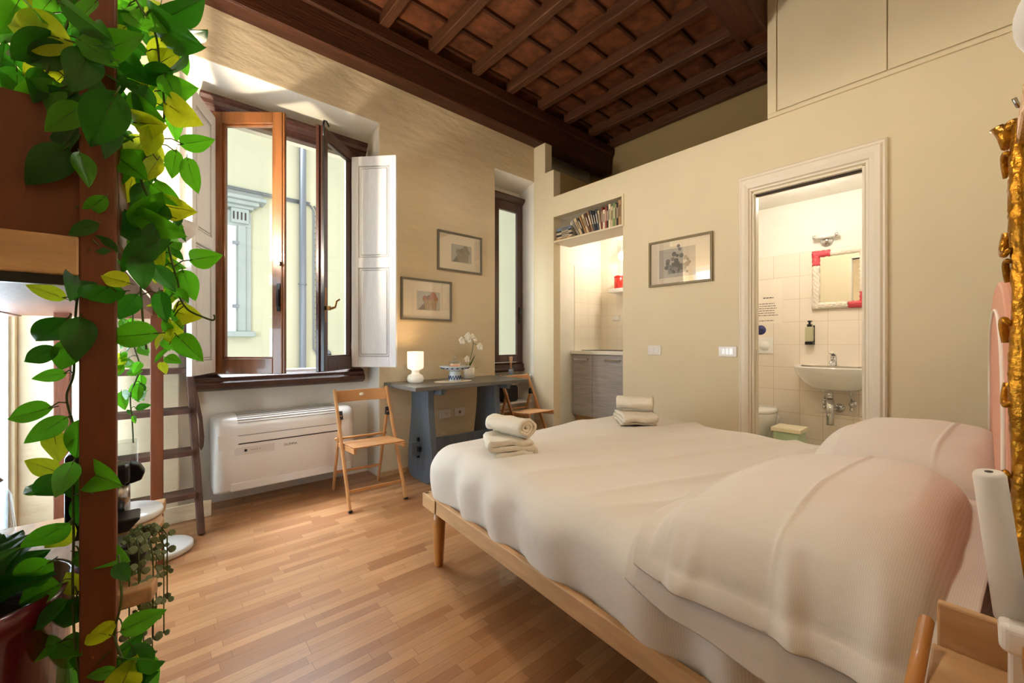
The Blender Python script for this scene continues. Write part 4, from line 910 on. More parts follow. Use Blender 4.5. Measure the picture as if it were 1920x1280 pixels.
part('button', t, 'ceramic', lambda b: bm_lathe(b, [(0.001, -0.017), (0.036, -0.016), (0.04, -0.011)], (XF, 1.57, 1.05), 28, axis='x'))
one('round_sticker', lambda b: bm_lathe(b, [(0.001, -0.003), (0.048, -0.003), (0.05, -0.0005)], (XF, 1.513, 1.205), 28, axis='x'), 'sticker', 'round dark blue sticker on the tiles above the flush plate', 'sticker')
t = thing('notice', 'printed paper notice on the bathroom tiles above the round sticker', 'notice', (XF, 1.47, 1.28))
part('sheet', t, mat('clear film', 'F0E4D2', 0.3), lambda b: bm_box(b, XF-0.0015, XF-0.0003, 1.315, 1.625, 1.27, 1.72))
def lines(b):
    rnd = random.Random(5)
    def ln(y1_, y0_, z_, h_):
        y_ = y1_
        while y_ > y0_:
            w_ = rnd.uniform(0.008, 0.03); bm_box(b, XF-0.0025, XF-0.0016, max(y0_, y_-w_), y_, z_-h_/2, z_+h_/2); y_ -= w_+0.005
    ln(1.49, 1.395, 1.535, 0.009)
    for k, e_ in enumerate((1.385, 1.375, 1.365, 1.388, 1.385, 1.355)): ln(1.60, e_, 1.475-0.024*k, 0.006)
    ln(1.60, 1.39, 1.30, 0.006)
part('printed_text', t, 'dark_gap', lines)
lamp('bathroom_light', (3.95, 0.95, 2.30), 18, (1.0, 0.94, 0.86), 0.10)
t = thing('ceiling_spot', 'round white ceiling light in the bathroom', 'lamp', (3.95, 0.95, 2.44))
part('housing', t, 'lamp_glow', lambda b: bm_lathe(b, [(0.001, 0), (0.07, 0), (0.08, 0.015), (0.08, 0.019)], (3.95, 0.95, 2.44), 28))

# ================================================================== BED
BO = Vector((1.003, 1.793)); BA = R(-4.76); ew = Vector((cos(BA), sin(BA))); el = Vector((sin(BA), -cos(BA)))
def bp(w, l, z): p = BO+ew*w+el*l; return Vector((p.x, p.y, z))
BW, BL = 1.63, 1.80
def bbar(b, w0, l0, w1, l1, zc, th, hh): bm_bar(b, bp(w0, l0, zc), bp(w1, l1, zc), th, hh)
bed = thing('double_bed', 'large pale oak double bed frame with round tapered legs', 'bed', tuple(bp(BW/2, BL/2, 0)))
part('side_rail', bed, 'bed_wood', lambda b: bbar(b, 0.012, 0.0, 0.012, BL, 0.3125, 0.024, 0.066), bev=0.004)
part('side_rail', bed, 'bed_wood', lambda b: bbar(b, BW-0.012, 0.0, BW-0.012, BL, 0.3125, 0.024, 0.066), bev=0.004)
part('foot_rail', bed, 'bed_wood', lambda b: bbar(b, 0.0, 0.012, BW, 0.012, 0.3125, 0.024, 0.066), bev=0.004)
part('head_rail', bed, 'bed_wood', lambda b: bbar(b, 0.026, BL-0.012, BW-0.026, BL-0.012, 0.3125, 0.024, 0.066), bev=0.004)
part('corner_block', bed, 'bed_wood', lambda b: bm_prism(b, [tuple(bp(w, l, 0).xy) for w, l in ((-0.006, -0.006), (-0.006, 0.13), (0.13, -0.006))], 0.281, 0.344), bev=0.003)
def leg(w, l):
    p = bp(w, l, 0); return lambda b: bm_lathe(b, [(0.019, 0), (0.021, 0.004), (0.029, 0.14), (0.031, 0.20), (0.031, 0.279)], (p.x, p.y, 0), 24)
for w, l in ((0.05, 0.06), (BW-0.06, 0.06), (0.05, BL-0.10), (BW-0.06, BL-0.10)): part('leg', bed, 'bed_leg', leg(w, l))
part('slats', bed, 'bed_wood', lambda b: [bbar(b, 0.03, 0.12+k*0.13, BW-0.03, 0.12+k*0.13, 0.328, 0.07, 0.012) for k in range(13)])
# mattress with its striped cover, draped over rounded edges
def drape(s, t, w0, w1, l0, l1, ztop, zbot, r, wr=1.0):
    ext = r*pi/2-r+(ztop-zbot)
    iw0, iw1, il0, il1 = w0+r, w1-r, l0+r, l1-r
    fw_ = (w0-ext-0.0)+(w1-w0+2*ext)*s; fl_ = (l0-ext)+(l1-l0+2*ext)*t
    cw, cl_ = min(max(fw_, iw0), iw1), min(max(fl_, il0), il1)
    dw, dl = fw_-cw, fl_-cl_; dist = hypot(dw, dl)
    if dist < 1e-6: ow = ol = 0; dz = 0; dirw = dirl = 0
    else:
        dirw, dirl = dw/dist, dl/dist
        if dist < r*pi/2: o_ = r*sin(dist/r); dz = r*(1-cos(dist/r))
        else: o_ = r; dz = r+dist-r*pi/2
        dz = min(dz, ztop-zbot)
        ow, ol = dirw*o_, dirl*o_
    w, l = cw+ow, cl_+ol; z = ztop-dz
    per = w*1.0+l*1.0
    fold = min(1, dz/0.09)
    n1 = noise.noise(Vector((w*4.5, l*4.5, 0.3))); n2 = noise.noise(Vector((w*1.6, l*2.1, 4.0)))
    # sides: vertical folds pushing outwards
    a = (l if abs(dirw) > abs(dirl) else w)
    fo = (0.017*sin(a*23+2.2*noise.noise(Vector((a*2.0, 1, 1)))*3)+0.016*max(0, noise.noise(Vector((a*7.0, 5, z*3)))))*fold*wr
    bul = 0.022*sin(pi*min(1, dz/(ztop-zbot)))
    w += dirw*(fo+bul*0.9); l += dirl*(fo+bul*0.9)
    # top: long soft creases running across the bed
    crease = 0.010*n2+0.004*n1+0.016*(1-abs(noise.noise(Vector((w*0.9+l*0.5, l*4.5-w*1.6, 2.2)))))**5
    z += (1-fold)*crease*wr
    return w, l, z
def mfn(s, t):
    w, l, z = drape(s, t, 0.028, BW-0.028, 0.028, BL-0.0, 0.575, 0.318, 0.085)
    # crown
    z += 0.012*max(0, 1-((w-BW/2)/(BW/2))**2)
    return bp(w, l, z)
b = BM(); bm_grid(b, mfn, 230, 240, uv=lambda a, c: (c*2.3, a*2.1))
mt = tag(obj('mattress', b, 'cloth', smooth=True), 'thick mattress under a smooth white striped cover on the oak bed', 'mattress')
def pillow(name, label, wc, lc, hw, hl, h, z0, rot, droop_w, hang, sd, flange=0.05, tilt=0.0, near_extra=0.0, ridges=(), folds=(), kx=0.45):
    """cushion with a loose flat border, in bed coordinates; droop_w: where it starts to hang over the mattress side"""
    NU, NV = 170, 120
    def surf(side):
        def fn(u, v):
            a, c = 2*u-1, 2*v-1
            X_ = a*(hw+flange)-(near_extra*max(0, -a)**2.0); Y_ = c*(hl+flange)
            ax, ay = min(1, abs(X_)/hw), min(1, abs(Y_)/hl)
            k = max(0, (1-ax**2.6))**(kx if X_ < 0 else 0.45)*max(0, (1-ay**2.8))**0.45
            nn = noise.noise(Vector((X_*5+sd, Y_*5, side*2.0)))+0.6*noise.noise(Vector((X_*3+sd, Y_*11, 3)))
            zz = side*(h/2*k+0.0013)+(0.008*nn*min(1, k*2))
            if side > 0:
                for y0_, am in ridges: zz += am*math.exp(-((Y_-y0_-0.02*X_)/0.0045)**2)
            Xs = X_
            X_ *= 1-0.04*abs(c)**4*abs(a); Y_ *= 1-0.06*abs(a)**4*abs(c)
            ca, sa = cos(rot), sin(rot)
            w = wc+X_*ca-Y_*sa; l = lc+X_*sa+Y_*ca
            edge = max(0, 1-k*1.3)
            wave = 0.006*noise.noise(Vector((X_*8+sd, Y_*8, 5)))*edge
            z = z0+h*0.42+zz+wave-(h*0.42-0.010)*edge**1.3*0.9+tilt*(Y_/hl)*min(1, 1.4*k)
            q = droop_w-w
            if q > 0:
                Rr = 0.13; th = min(1.42, q/Rr); ex = max(0, q-Rr*1.42)
                dx = Rr*sin(th)+ex*cos(1.42); dz = Rr*(1-cos(th))+ex*sin(1.42)
                g = min(1, q/0.16)
                fd = sum(am*math.exp(-((l-l0_-sl*q)/wd_)**2) for l0_, am, wd_, sl in folds)*g
                fw = noise.noise(Vector((l*6+sd, 2.0, 1.0)))*g
                w = droop_w-dx-0.022*min(1, q/0.06)+0.008*fw-fd; z -= dz*hang-0.15*fd
            return bp(w, l, z)
        return fn
    b = BM(); bm_grid(b, surf(1), NU, NV, uv=lambda a, c: (c*hl*2.2, a*hw*2.2)); bm_grid(b, surf(-1), NU, NV, uv=lambda a, c: (c*hl*2.2, a*hw*2.2))
    b.verts.ensure_lookup_table(); n1 = (NU+1)*(NV+1); ix = lambda i, j: i*(NV+1)+j
    rim = [(i, 0) for i in range(NU+1)]+[(NU, j) for j in range(1, NV+1)]+[(i, NV) for i in range(NU-1, -1, -1)]+[(0, j) for j in range(NV-1, 0, -1)]
    for p, q in zip(rim, rim[1:]+rim[:1]):
        a1, a2 = b.verts[ix(*p)], b.verts[ix(*q)]; b1, b2 = b.verts[n1+ix(*p)], b.verts[n1+ix(*q)]
        b.faces.new((a1, a2, b2, b1)).smooth = True
    return tag(obj(name, b, 'pillow', smooth=True), label, 'pillow', 'white pillows at the head of the bed')
pillow('pillow', 'lower white pillow at the near side of the bed, only its loose edges showing', 0.370, 1.475, 0.40, 0.195, 0.03, 0.598, R(3), 0.123, 1.0, 1.3, 0.05, 0, 0.012, ((-0.20, 0.003), (0.1, 0.003)), ((1.33, 0.004, 0.03, 0.1), (1.60, 0.005, 0.05, -0.2)))
pillow('pillow', 'upper white pillow at the near side of the bed, hanging over the mattress edge', 0.395, 1.50, 0.41, 0.235, 0.135, 0.628, R(-2), 0.112, 1.0, 4.1, 0.045, 0.03, 0.0,
       ((-0.185, 0.0045), (0.035, 0.005)), ((1.335, 0.010, 0.018, 0.15), (1.40, 0.008, 0.02, -0.1), (1.545, 0.022, 0.022, 0.25), (1.69, 0.024, 0.030, 0.1)), 0.75)
pillow('pillow', 'far white pillow beside the bathroom side of the bed', 1.25, 1.53, 0.36, 0.235, 0.19, 0.605, R(-1), -5, 1, 8.2, 0.03, 0.01, 0, ((-0.15, 0.004), (0.10, 0.005)))

# headboard: pink arched panel
def headb(b):
    pts = []; x0, x1, zt = 0.98, 2.78, 1.24
    pts = [(x0, 0.10), (x0, 0.90)]
    for k in range(0, 25):
        a = pi-pi*k/24; pts.append(((x0+x1)/2+(x1-x0)/2*cos(a), 0.86+(zt-0.86)*abs(sin(a))**0.5))
    pts += [(x1, 0.10)]
    bm_prism(b, [pts[0]]+pts[2:], -0.075, -0.028, 'xzy')
hb = thing('headboard', 'pink arched headboard panel behind the pillows', 'headboard', (1.88, -0.05, 0.10))
part('panel', hb, 'pink', headb, bev=0.008)
def hbl(b):
    x0, x1, zt = 1.06, 2.70, 1.17; pts = [Vector((x0, -0.0265, 0.2))]
    for k in range(0, 25):
        a = pi-pi*k/24; pts.append(Vector(((x0+x1)/2+(x1-x0)/2*cos(a), -0.0265, 0.80+(zt-0.80)*abs(sin(a))**0.5)))
    pts.append(Vector((x1, -0.0265, 0.2)))
    bm_tube(b, pts, 0.004, 6)
part('painted_line', hb, 'pink_line', hbl)

# ------------------------------------------------------------------ towels
def ribbon(b, path, th, y0, y1, Mx, ny=10, jit=0.0):
    """thick sheet following path (x,z) extruded along y"""
    n = len(path); rows = []
    for j in range(ny+1):
        y = y0+(y1-y0)*j/ny; e = 1-abs(2*j/ny-1); ring = []
        up, dn = [], []
        for i, (x, z) in enumerate(path):
            p0 = path[max(0, i-1)]; p1 = path[min(n-1, i+1)]; dx, dz = p1[0]-p0[0], p1[1]-p0[1]; L_ = hypot(dx, dz) or 1
            nx, nz = -dz/L_, dx/L_; q = jit*noise.noise(Vector((x*25, y*18, z*25)))
            tt = th*(0.5 if 0 < i < n-1 else 0.25)
            yy = y+0.006*noise.noise(Vector((x*20, z*30, y0)))*(1 if j in (0, ny) else 0)
            up.append(b.verts.new(Mx @ Vector((x+nx*tt+q, yy, z+nz*tt+q)))); dn.append(b.verts.new(Mx @ Vector((x-nx*tt+q, yy, z-nz*tt+q))))
        rows.append(up+dn[::-1])
    m_ = len(rows[0])
    for A, B in zip(rows, rows[1:]):
        for k in range(m_): f = b.faces.new((A[k], A[(k+1) % m_], B[(k+1) % m_], B[k])); f.smooth = True
    for ring in (rows[0], rows[-1]):
        for i in range(n-1): b.faces.new((ring[i], ring[i+1], ring[m_-2-i], ring[m_-1-i]))
def folded(wd, th, layers):
    """serpentine: layers of cloth of thickness th; returns path and height"""
    p = []; g = th*1.06
    for k in range(layers):
        z = th*0.5+k*g; xs = [-wd/2+th*0.6, -wd/4, 0, wd/4, wd/2-th*0.6]
        if k % 2: xs = xs[::-1]
        if k in (0,): pass
        for i, x in enumerate(xs): p.append((x*(1 if k else 0.86), z+0.004*sin(x*30+k)))
        if k < layers-1:
            s_ = 1 if k % 2 == 0 else -1
            for a in (-60, -20, 20, 60): p.append((s_*(wd/2-th*0.6+g/2*cos(R(a))*1.1), z+g/2+g/2*sin(R(a))))
    return p, th*0.5+(layers-0.5)*g
def spiral(rx, rz, th, turns, cz):
    p = []; n = int(turns*18)
    for k in range(n+1):
        a = -pi/2+2*pi*k/18; s_ = 1-(k/n)*0.86
        p.append((rx*s_*cos(a), cz+rz*s_*sin(a)))
    return p
def towelset(w, l, rz, zb_, wd, lab1, lab2, roll_r, rrz):
    Mx = Matrix.Translation(bp(w, l, zb_)) @ Matrix.Rotation(rz, 4, 'Z')
    b = BM(); p, hh = folded(wd, 0.022, 3); ribbon(b, p, 0.0215, -0.10, 0.10, Mx, 16, jit=0.007)
    tag(obj('folded_towel', b, 'towel', smooth=True), lab1, 'towel', 'cream towels on the bed')
    Mx = Matrix.Translation(bp(w, l, zb_+hh+0.003)) @ Matrix.Rotation(rz+rrz, 4, 'Z')
    b = BM(); p = spiral(0.064*roll_r, 0.040*roll_r, 0.012, 2.6, 0.047*roll_r); ribbon(b, p, 0.0135*roll_r, -0.105, 0.105, Mx, 16, jit=0.006)
    tag(obj('rolled_towel', b, 'towel', smooth=True), lab2, 'towel', 'cream towels on the bed')
towelset(0.235, 0.385, R(-32), 0.592, 0.20, 'folded cream towel at the near foot corner of the bed, under the rolled one', 'rolled cream towel on top of the near folded towel', 0.95, R(38))
towelset(1.22, 0.32, R(48), 0.594, 0.24, 'folded cream towel at the far side of the bed, under the rolled one', 'rolled cream towel on top of the far folded towel', 0.98, R(-20))

# ================================================================== RIGHT FOREGROUND: night stand, gilt mirror, white lamp
t = thing('nightstand', 'pale wooden bedside shelf at the lower right corner beside the pillows', 'nightstand', (0.75, -0.1, 0))
part('top', t, 'bed_wood', lambda b: bm_box(b, 0.42, 0.835, -0.30, 0.045, 0.632, 0.654), bev=0.003)
part('back_lip', t, 'bed_wood', lambda b: bm_bar(b, (0.842, 0.040, 0.680), (0.828, -0.30, 0.680), 0.014, 0.066), bev=0.003)
part('front_post', t, 'bed_leg', lambda b: bm_tube(b, [(0.822, 0.050, 0.688), (0.72, 0.054, 0.658), (0.62, 0.058, 0.635)], 0.0085, 12))
for px, py in ((0.45, 0.02), (0.45, -0.27), (0.80, -0.27), (0.80, 0.02)): part('leg', t, 'bed_wood', lambda b: bm_box(b, px-0.015, px+0.015, py-0.015, py+0.015, 0, 0.632))
def gilt():
    t = thing('ornate_mirror', 'tall mirror with a carved worn gold frame standing at the right edge', 'mirror', (0.72, -0.04, 0.655))
    xo, z0, z1 = 0.865, 0.722, 1.362
    part('glass', t, 'mirror', lambda b: bm_box(b, 0.52, 0.84, -0.046, -0.040, 0.74, 1.33))
    def side(b):
        n = 170
        def fn(u, v):
            z = z0+(z1-z0)*u; s_ = u*(z1-z0)
            a = -0.25*pi+v*1.15*pi
            rr = 0.0125+0.0012*sin(s_*26)+0.0012*noise.noise(Vector((s_*60, a*2.5, 3)))+0.0015*abs(noise.noise(Vector((s_*150, a*5, 9))))
            return Vector((xo-0.018+rr*1.0*cos(a), -0.043+rr*1.3*sin(a), z))
        bm_grid(b, fn, n, 20)
    fr = part('gilt_side', t, 'gold', side, solid=0.002)
    part('gilt_side', t, 'gold', lambda b: bm_bar(b, (0.51, -0.043, 0.71), (0.51, -0.043, 1.36), 0.03, 0.03, up=(1, 0, 0)), bev=0.006)
    part('gilt_rail', t, 'gold', lambda b: bm_bar(b, (0.495, -0.043, 0.735), (0.85, -0.043, 0.735), 0.025, 0.03), bev=0.006)
    part('gilt_foot', t, 'gold', lambda b: bm_bar(b, (0.56, -0.043, 0.688), (0.80, -0.043, 0.688), 0.02, 0.066), bev=0.004)
    part('gilt_rail', t, 'gold', lambda b: bm_bar(b, (0.495, -0.043, 1.345), (0.85, -0.043, 1.345), 0.025, 0.03), bev=0.006)
    def scroll(zc, sc, up):
        def f(b):
            pts = [Vector((xo-0.014+0.014*sc*cos(a*1.0)*(1-a/9), -0.030+0.013*sc*(1-a/9)*sin(a*0.6+0.5), zc+up*0.022*sc*sin(a)*(1-a/9)+up*0.008*a)) for a in [k*0.4 for k in range(14)]]
            bm_tube(b, pts, [0.0062*sc*(1-k/18) for k in range(14)], 8)
        return f
    for zc, sc, up in ((1.30, 0.8, 1), (1.225, 0.9, -1), (1.16, 0.7, 1), (1.08, 0.9, 1), (1.025, 0.8, -1), (0.88, 0.8, 1), (0.83, 0.7, -1), (0.765, 0.8, 1)):
        part('scroll', t, 'gold', scroll(zc, sc, up))
    def crest(b):
        pts = [(0.857, -0.028, 1.34), (0.860, -0.024, 1.358), (0.864, -0.017, 1.368), (0.872, -0.010, 1.371)]
        bm_tube(b, pts, [0.010, 0.010, 0.007, 0.002], 8); bm_ball(b, (0.855, -0.030, 1.365), 0.010, 8, 1, 1, 0.9)
    part('crest', t, 'gold', crest)
gilt()
def bedlamp():
    t = thing('reading_lamp', 'white tube shaped device leaning in its holder in front of the gold mirror', 'lamp', (0.72, -0.02, 0.68))
    a, c = pt(1854, 884, 0.48), pt(1897, 1160, 0.48)
    tb = part('tube', t, 'white_plastic', lambda b: bm_tube(b, [a, a+(c-a)*0.02, a+(c-a)*0.5, c], [0.0115, 0.0135, 0.0138, 0.0142], 20))
    d = (c-a).normalized()
    part('hole', tb, 'dark_gap', lambda b: bm_tube(b, [a-d*0.0006, a+d*0.002], 0.0035, 12))
    p = pt(1915, 1170, 0.48)
    part('holder', t, 'white_plastic', lambda b: (bm_box(b, p.x-0.045, p.x+0.028, p.y-0.03, p.y+0.018, p.z-0.020, p.z+0.013)), bev=0.008, seg=4)
    part('arm', t, 'white_plastic', lambda b: bm_box(b, p.x-0.055, p.x-0.035, p.y-0.29, p.y-0.01, p.z-0.015, p.z+0.005), bev=0.004)
    part('support', t, 'white_plastic', lambda b: bm_box(b, p.x-0.03, p.x+0.01, p.y-0.028, p.y+0.01, 0.6545, p.z-0.018), bev=0.003)
bedlamp()
t = thing('swing_arm_wall_lamp', 'round white lamp head on a metal arm at the upper right edge', 'lamp', (0.84, -0.35, 1.44))
cc = pt(2016, 10, 0.50)
part('lamp_head', t, 'uplight', lambda b: bm_ball(b, cc, 0.049, 16, 1, 1, 1.15))
h0 = pt(1901, 184, 0.50); h1 = pt(1909, 199, 0.50); h2 = pt(1955, 199, 0.52)
part('arm', t, 'steel', lambda b: bm_tube(b, [h0, h1, h2, (h2.x+0.02, -0.34, h2.z)], 0.0022, 8))
part('arm', t, 'steel', lambda b: bm_tube(b, [cc, (cc.x+0.02, -0.34, cc.z-0.03)], 0.006, 8))
part('wall_mount', t, 'uplight', lambda b: bm_box(b, cc.x-0.03, cc.x+0.07, -0.349, -0.335, cc.z-0.14, cc.z+0.03), bev=0.004)

# ================================================================== LEFT: loft bed structure
def bunk():
    t = thing('loft_bed', 'reddish brown wooden loft bed on tall posts at the left', 'loft bed', (-0.15, 1.9, 0))
    W_ = 0.05; xn = -0.076; 
    def P(x, y, z0, z1, w_=0.05): return lambda b: bm_box(b, x-w_/2, x+w_/2, y-w_/2, y+w_/2, z0, z1)
    part('post', t, 'bunk', P(-0.075, 1.125, 0, 2.3, 0.05), bev=0.003)
    part('post', t, 'bunk', P(-0.43, 1.125, 0, 2.3, 0.05), bev=0.003)
    part('post', t, 'bunk', P(0.022, 2.61, 0, 1.33, 0.048), bev=0.003)
    part('post', t, 'bunk', P(-0.285, 2.61, 0, 1.52, 0.05), bev=0.003)
    part('end_board', t, 'bunk', lambda b: bm_box(b, -0.455, -0.052, 1.125, 1.147, 1.275, 1.525), bev=0.003)
    o = part('end_rail', t, 'bunk_light', lambda b: bm_box(b, -0.455, -0.10, 1.098, 1.124, 1.202, 1.274), bev=0.003); o['label'] = 'pale wooden end rail'
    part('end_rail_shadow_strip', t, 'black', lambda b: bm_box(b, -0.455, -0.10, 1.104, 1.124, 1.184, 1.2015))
    part('side_board', t, 'bunk', lambda b: bm_bar(b, (-0.060, 1.15, 1.40), (0.045, 2.98, 1.40), 0.024, 0.245), bev=0.004)
    part('deck', t, 'bunk', lambda b: bm_prism(b, [(-0.49, 1.15), (-0.07, 1.15), (0.03, 2.96), (-0.49, 2.96)], 1.205, 1.27))
    part('top_rail', t, 'bunk', lambda b: bm_box(b, -0.455, -0.05, 1.10, 1.15, 2.25, 2.30), bev=0.003)
    part('wall_plate', t, 'bunk', lambda b: bm_box(b, -0.497, -0.457, 1.12, 2.98, 1.20, 1.30))
bunk()
one('linen_bundle', lambda b: bm_grid(b, lambda u, v: Vector((-0.42+0.36*u, 1.75+0.9*v, 1.275+0.16*(max(0, 1-(2*u-1)**4)*max(0, 1-(2*v-1)**4))**0.5+0.012*noise.noise(Vector((u*5, v*9, 0))))), 24, 40), 'pillow', 'rumpled white bedding on the loft bed', 'bedding')

# ladder
def ladder():
    t = thing('step_ladder', 'dark brown wooden ladder leaning on the window wall beside the air conditioner', 'ladder', (0.03, 2.95, 0))
    def rail(x0, x1): return lambda b: bm_bar(b, (x0, 2.895, 0.005), (x1, 3.125, 1.35), 0.034, 0.085, up=(0, 1, 0.2))
    part('rail', t, 'ladder', rail(0.213, 0.150), bev=0.004); part('rail', t, 'ladder', rail(-0.155, -0.155), bev=0.004)
    for z in (0.245, 0.475, 0.705, 0.93, 1.15):
        f = z/1.345; y = 2.895+0.23*f; xr = 0.213-0.063*f-0.012
        part('tread', t, 'ladder', lambda b: bm_box(b, -0.143, xr, y-0.07, y+0.05, z-0.03, z), bev=0.003)
ladder()
one('wooden_paddle', lambda b: bm_prism(b, [(0.158, 0.90), (0.185, 0.93), (0.200, 0.85), (0.238, 0.62), (0.247, 0.50), (0.243, 0.44), (0.232, 0.415), (0.222, 0.44), (0.220, 0.60), (0.185, 0.80)], 3.142, 3.160, 'xzy'), 'ladder', 'narrow curved dark wooden paddle against the wall right of the ladder', 'paddle', bev=0.004)

# floor lamp (uplighter)
def uplighter(x, y):
    t = thing('floor_lamp', 'white uplighter floor lamp with a bowl head behind the vines', 'lamp', (x, y, 0))
    part('base', t, 'uplight', lambda b: bm_lathe(b, [(0.130, 0), (0.138, 0.004), (0.138, 0.026), (0.130, 0.032), (0.001, 0.034)], (x, y, 0), 48))
    part('pole', t, 'uplight', lambda b: bm_tube(b, [(x, y, 0.03), (x, y, 1.60)], 0.011, 14))
    part('lamp_shade', t, 'uplight', lambda b: bm_lathe(b, [(0.015, 1.58), (0.05, 1.585), (0.11, 1.615), (0.148, 1.66), (0.158, 1.70), (0.153, 1.70), (0.105, 1.625), (0.02, 1.60)], (x, y, 0), 40))
    part('bulb', t, 'bulb', lambda b: bm_ball(b, (x, y, 1.655), 0.024, 8))
uplighter(0.035, 2.775)
lamp('floor_lamp_light', (0.035, 2.775, 1.73), 88, WARM2, 0.05)

# made-up lamp, out of view over the bed side, added as main fill light
def added_pendant(x, y, z):
    t = thing('added_fill_lamp', 'round white fill lamp, added out of view under the ceiling beams above the bed', 'lamp', (x, y, z))
    part('lamp_shade', t, 'uplight', lambda b: bm_lathe(b, [(0.02, 0.07), (0.08, 0.06), (0.13, 0.03), (0.15, 0.0), (0.145, 0.0), (0.125, 0.025), (0.075, 0.052), (0.02, 0.06)], (x, y, z), 40))
    part('diffuser', t, mat('fill lamp disc', 'FFEBCF', 0.3, emit=3.0), lambda b: bm_lathe(b, [(0.001, 0.006), (0.14, 0.006), (0.14, 0.012), (0.001, 0.012)], (x, y, z), 40))
    part('cord', t, 'black', lambda b: bm_tube(b, [(x, y, z+0.06), (x, y, 3.60)], 0.004, 6))
added_pendant(1.0, 0.75, 3.06)
sp = lamp('added_fill_light', (1.0, 0.75, 3.05), 72, (1.0, 0.90, 0.76), 0.12, 'SPOT'); sp.data.spot_size = R(176); sp.data.spot_blend = 0.25

# slab console between the posts, with coffee machine, marble board, kettle, plants
t = thing('slab_console', 'live edge wooden slab table below the loft bed', 'table', (-0.2, 1.6, 0))
def slabtop(b):
    n = 16; L_ = []
    y0, y1 = 1.19, 1.83
    for k in range(n+1):
        y = y0+(y1-y0)*k/n; L_.append((0.002+0.030*k/n+0.008*sin(k*1.3), y))
    bm_prism(b, L_+[(-0.49, y1), (-0.49, 1.385), (-0.115, 1.385), (-0.095, y0)], 0.515, 0.55)
part('tabletop', t, 'slab', slabtop, bev=0.004)
part('leg', t, 'steel', lambda b: bm_bar(b, (-0.02, 1.66, 0), (-0.02, 1.66, 0.515), 0.03, 0.012))
part('leg', t, 'steel', lambda b: bm_bar(b, (-0.04, 1.27, 0), (-0.04, 1.27, 0.515), 0.03, 0.012))
part('leg', t, 'steel', lambda b: bm_bar(b, (-0.45, 1.42, 0), (-0.45, 1.42, 0.515), 0.03, 0.012))
part('leg', t, 'steel', lambda b: bm_bar(b, (-0.45, 1.76, 0), (-0.45, 1.76, 0.515), 0.03, 0.012))
part('foot_beam', t, 'slab', lambda b: bm_prism(b, [(-0.47, 1.39), (0.045, 1.39), (0.075, 1.42), (0.075, 1.50), (-0.47, 1.50)], 0.03, 0.13), bev=0.003)
one('marble_board', lambda b: bm_lathe(b, [(0.10, 0), (0.104, 0.004), (0.104, 0.014), (0.10, 0.018), (0.001, 0.018)], (-0.068, 1.70, 0.5505), 40, sx=0.95, sy=1.0), 'marble', 'round white marble board under the coffee machine', 'board')
def coffee():
    t = thing('coffee_machine', 'black and steel capsule coffee machine on the marble board', 'coffee machine', (-0.10, 1.62, 0.569))
    z = 0.569
    part('body', t, 'black', lambda b: bm_box(b, -0.165, -0.090, 1.52, 1.70, z, z+0.225), bev=0.012, seg=3)
    part('head', t, 'black', lambda b: bm_box(b, -0.105, -0.042, 1.585, 1.655, z+0.110, z+0.165), bev=0.012, seg=3)
    part('spout', t, 'steel', lambda b: (bm_lathe(b, [(0.026, 0.03), (0.026, 0.112)], (-0.070, 1.62, z), 20)))
    part('lever', t, 'black', lambda b: bm_prism(b, [(-0.045, z+0.105), (-0.02, z+0.112), (-0.012, z+0.135), (-0.024, z+0.158), (-0.045, z+0.166)], 1.60, 1.64, 'xzy'), bev=0.004)
    part('water_tank', t, 'clear', lambda b: bm_box(b, -0.095, -0.03, 1.66, 1.72, z+0.10, z+0.215), bev=0.004)
    part('drip_tray', t, 'black', lambda b: bm_prism(b, [(-0.10, z+0.0), (-0.045, z+0.0), (-0.022, z+0.028), (-0.022, z+0.034), (-0.10, z+0.034)], 1.51, 1.60, 'xzy'), bev=0.005)
coffee()
t = thing('television', 'thin black flat screen seen edge on behind the near post', 'television', (-0.17, 1.30, 0.551))
part('screen', t, 'black', lambda b: bm_bar(b, (-0.062, 1.225, 0.715), (-0.118, 1.48, 0.715), 0.014, 0.29), bev=0.004)
part('stand', t, 'black', lambda b: bm_prism(b, [(-0.075, 1.30), (-0.085, 1.40), (-0.14, 1.415), (-0.13, 1.30)], 0.551, 0.57))
t = thing('kettle', 'glass and steel kettle on the slab table behind the near post', 'kettle', (-0.325, 1.62, 0.5505))
part('body', t, 'clear', lambda b: bm_lathe(b, [(0.06, 0.03), (0.068, 0.05), (0.06, 0.14), (0.045, 0.18), (0.043, 0.18), (0.058, 0.14), (0.064, 0.05)], (-0.325, 1.62, 0.5505), 28))
part('base', t, 'black', lambda b: bm_lathe(b, [(0.07, 0), (0.073, 0.01), (0.07, 0.028), (0.001, 0.03)], (-0.325, 1.62, 0.5505), 28))
part('lid', t, 'steel', lambda b: bm_lathe(b, [(0.047, 0.181), (0.04, 0.19), (0.012, 0.195), (0.012, 0.21), (0.001, 0.212)], (-0.325, 1.62, 0.5505), 24))
part('cord', t, 'black', lambda b: bm_tube(b, [(-0.37, 1.58, 0.56), (-0.42, 1.52, 0.60), (-0.47, 1.44, 0.62), (-0.47, 1.36, 0.555)], 0.004, 8))

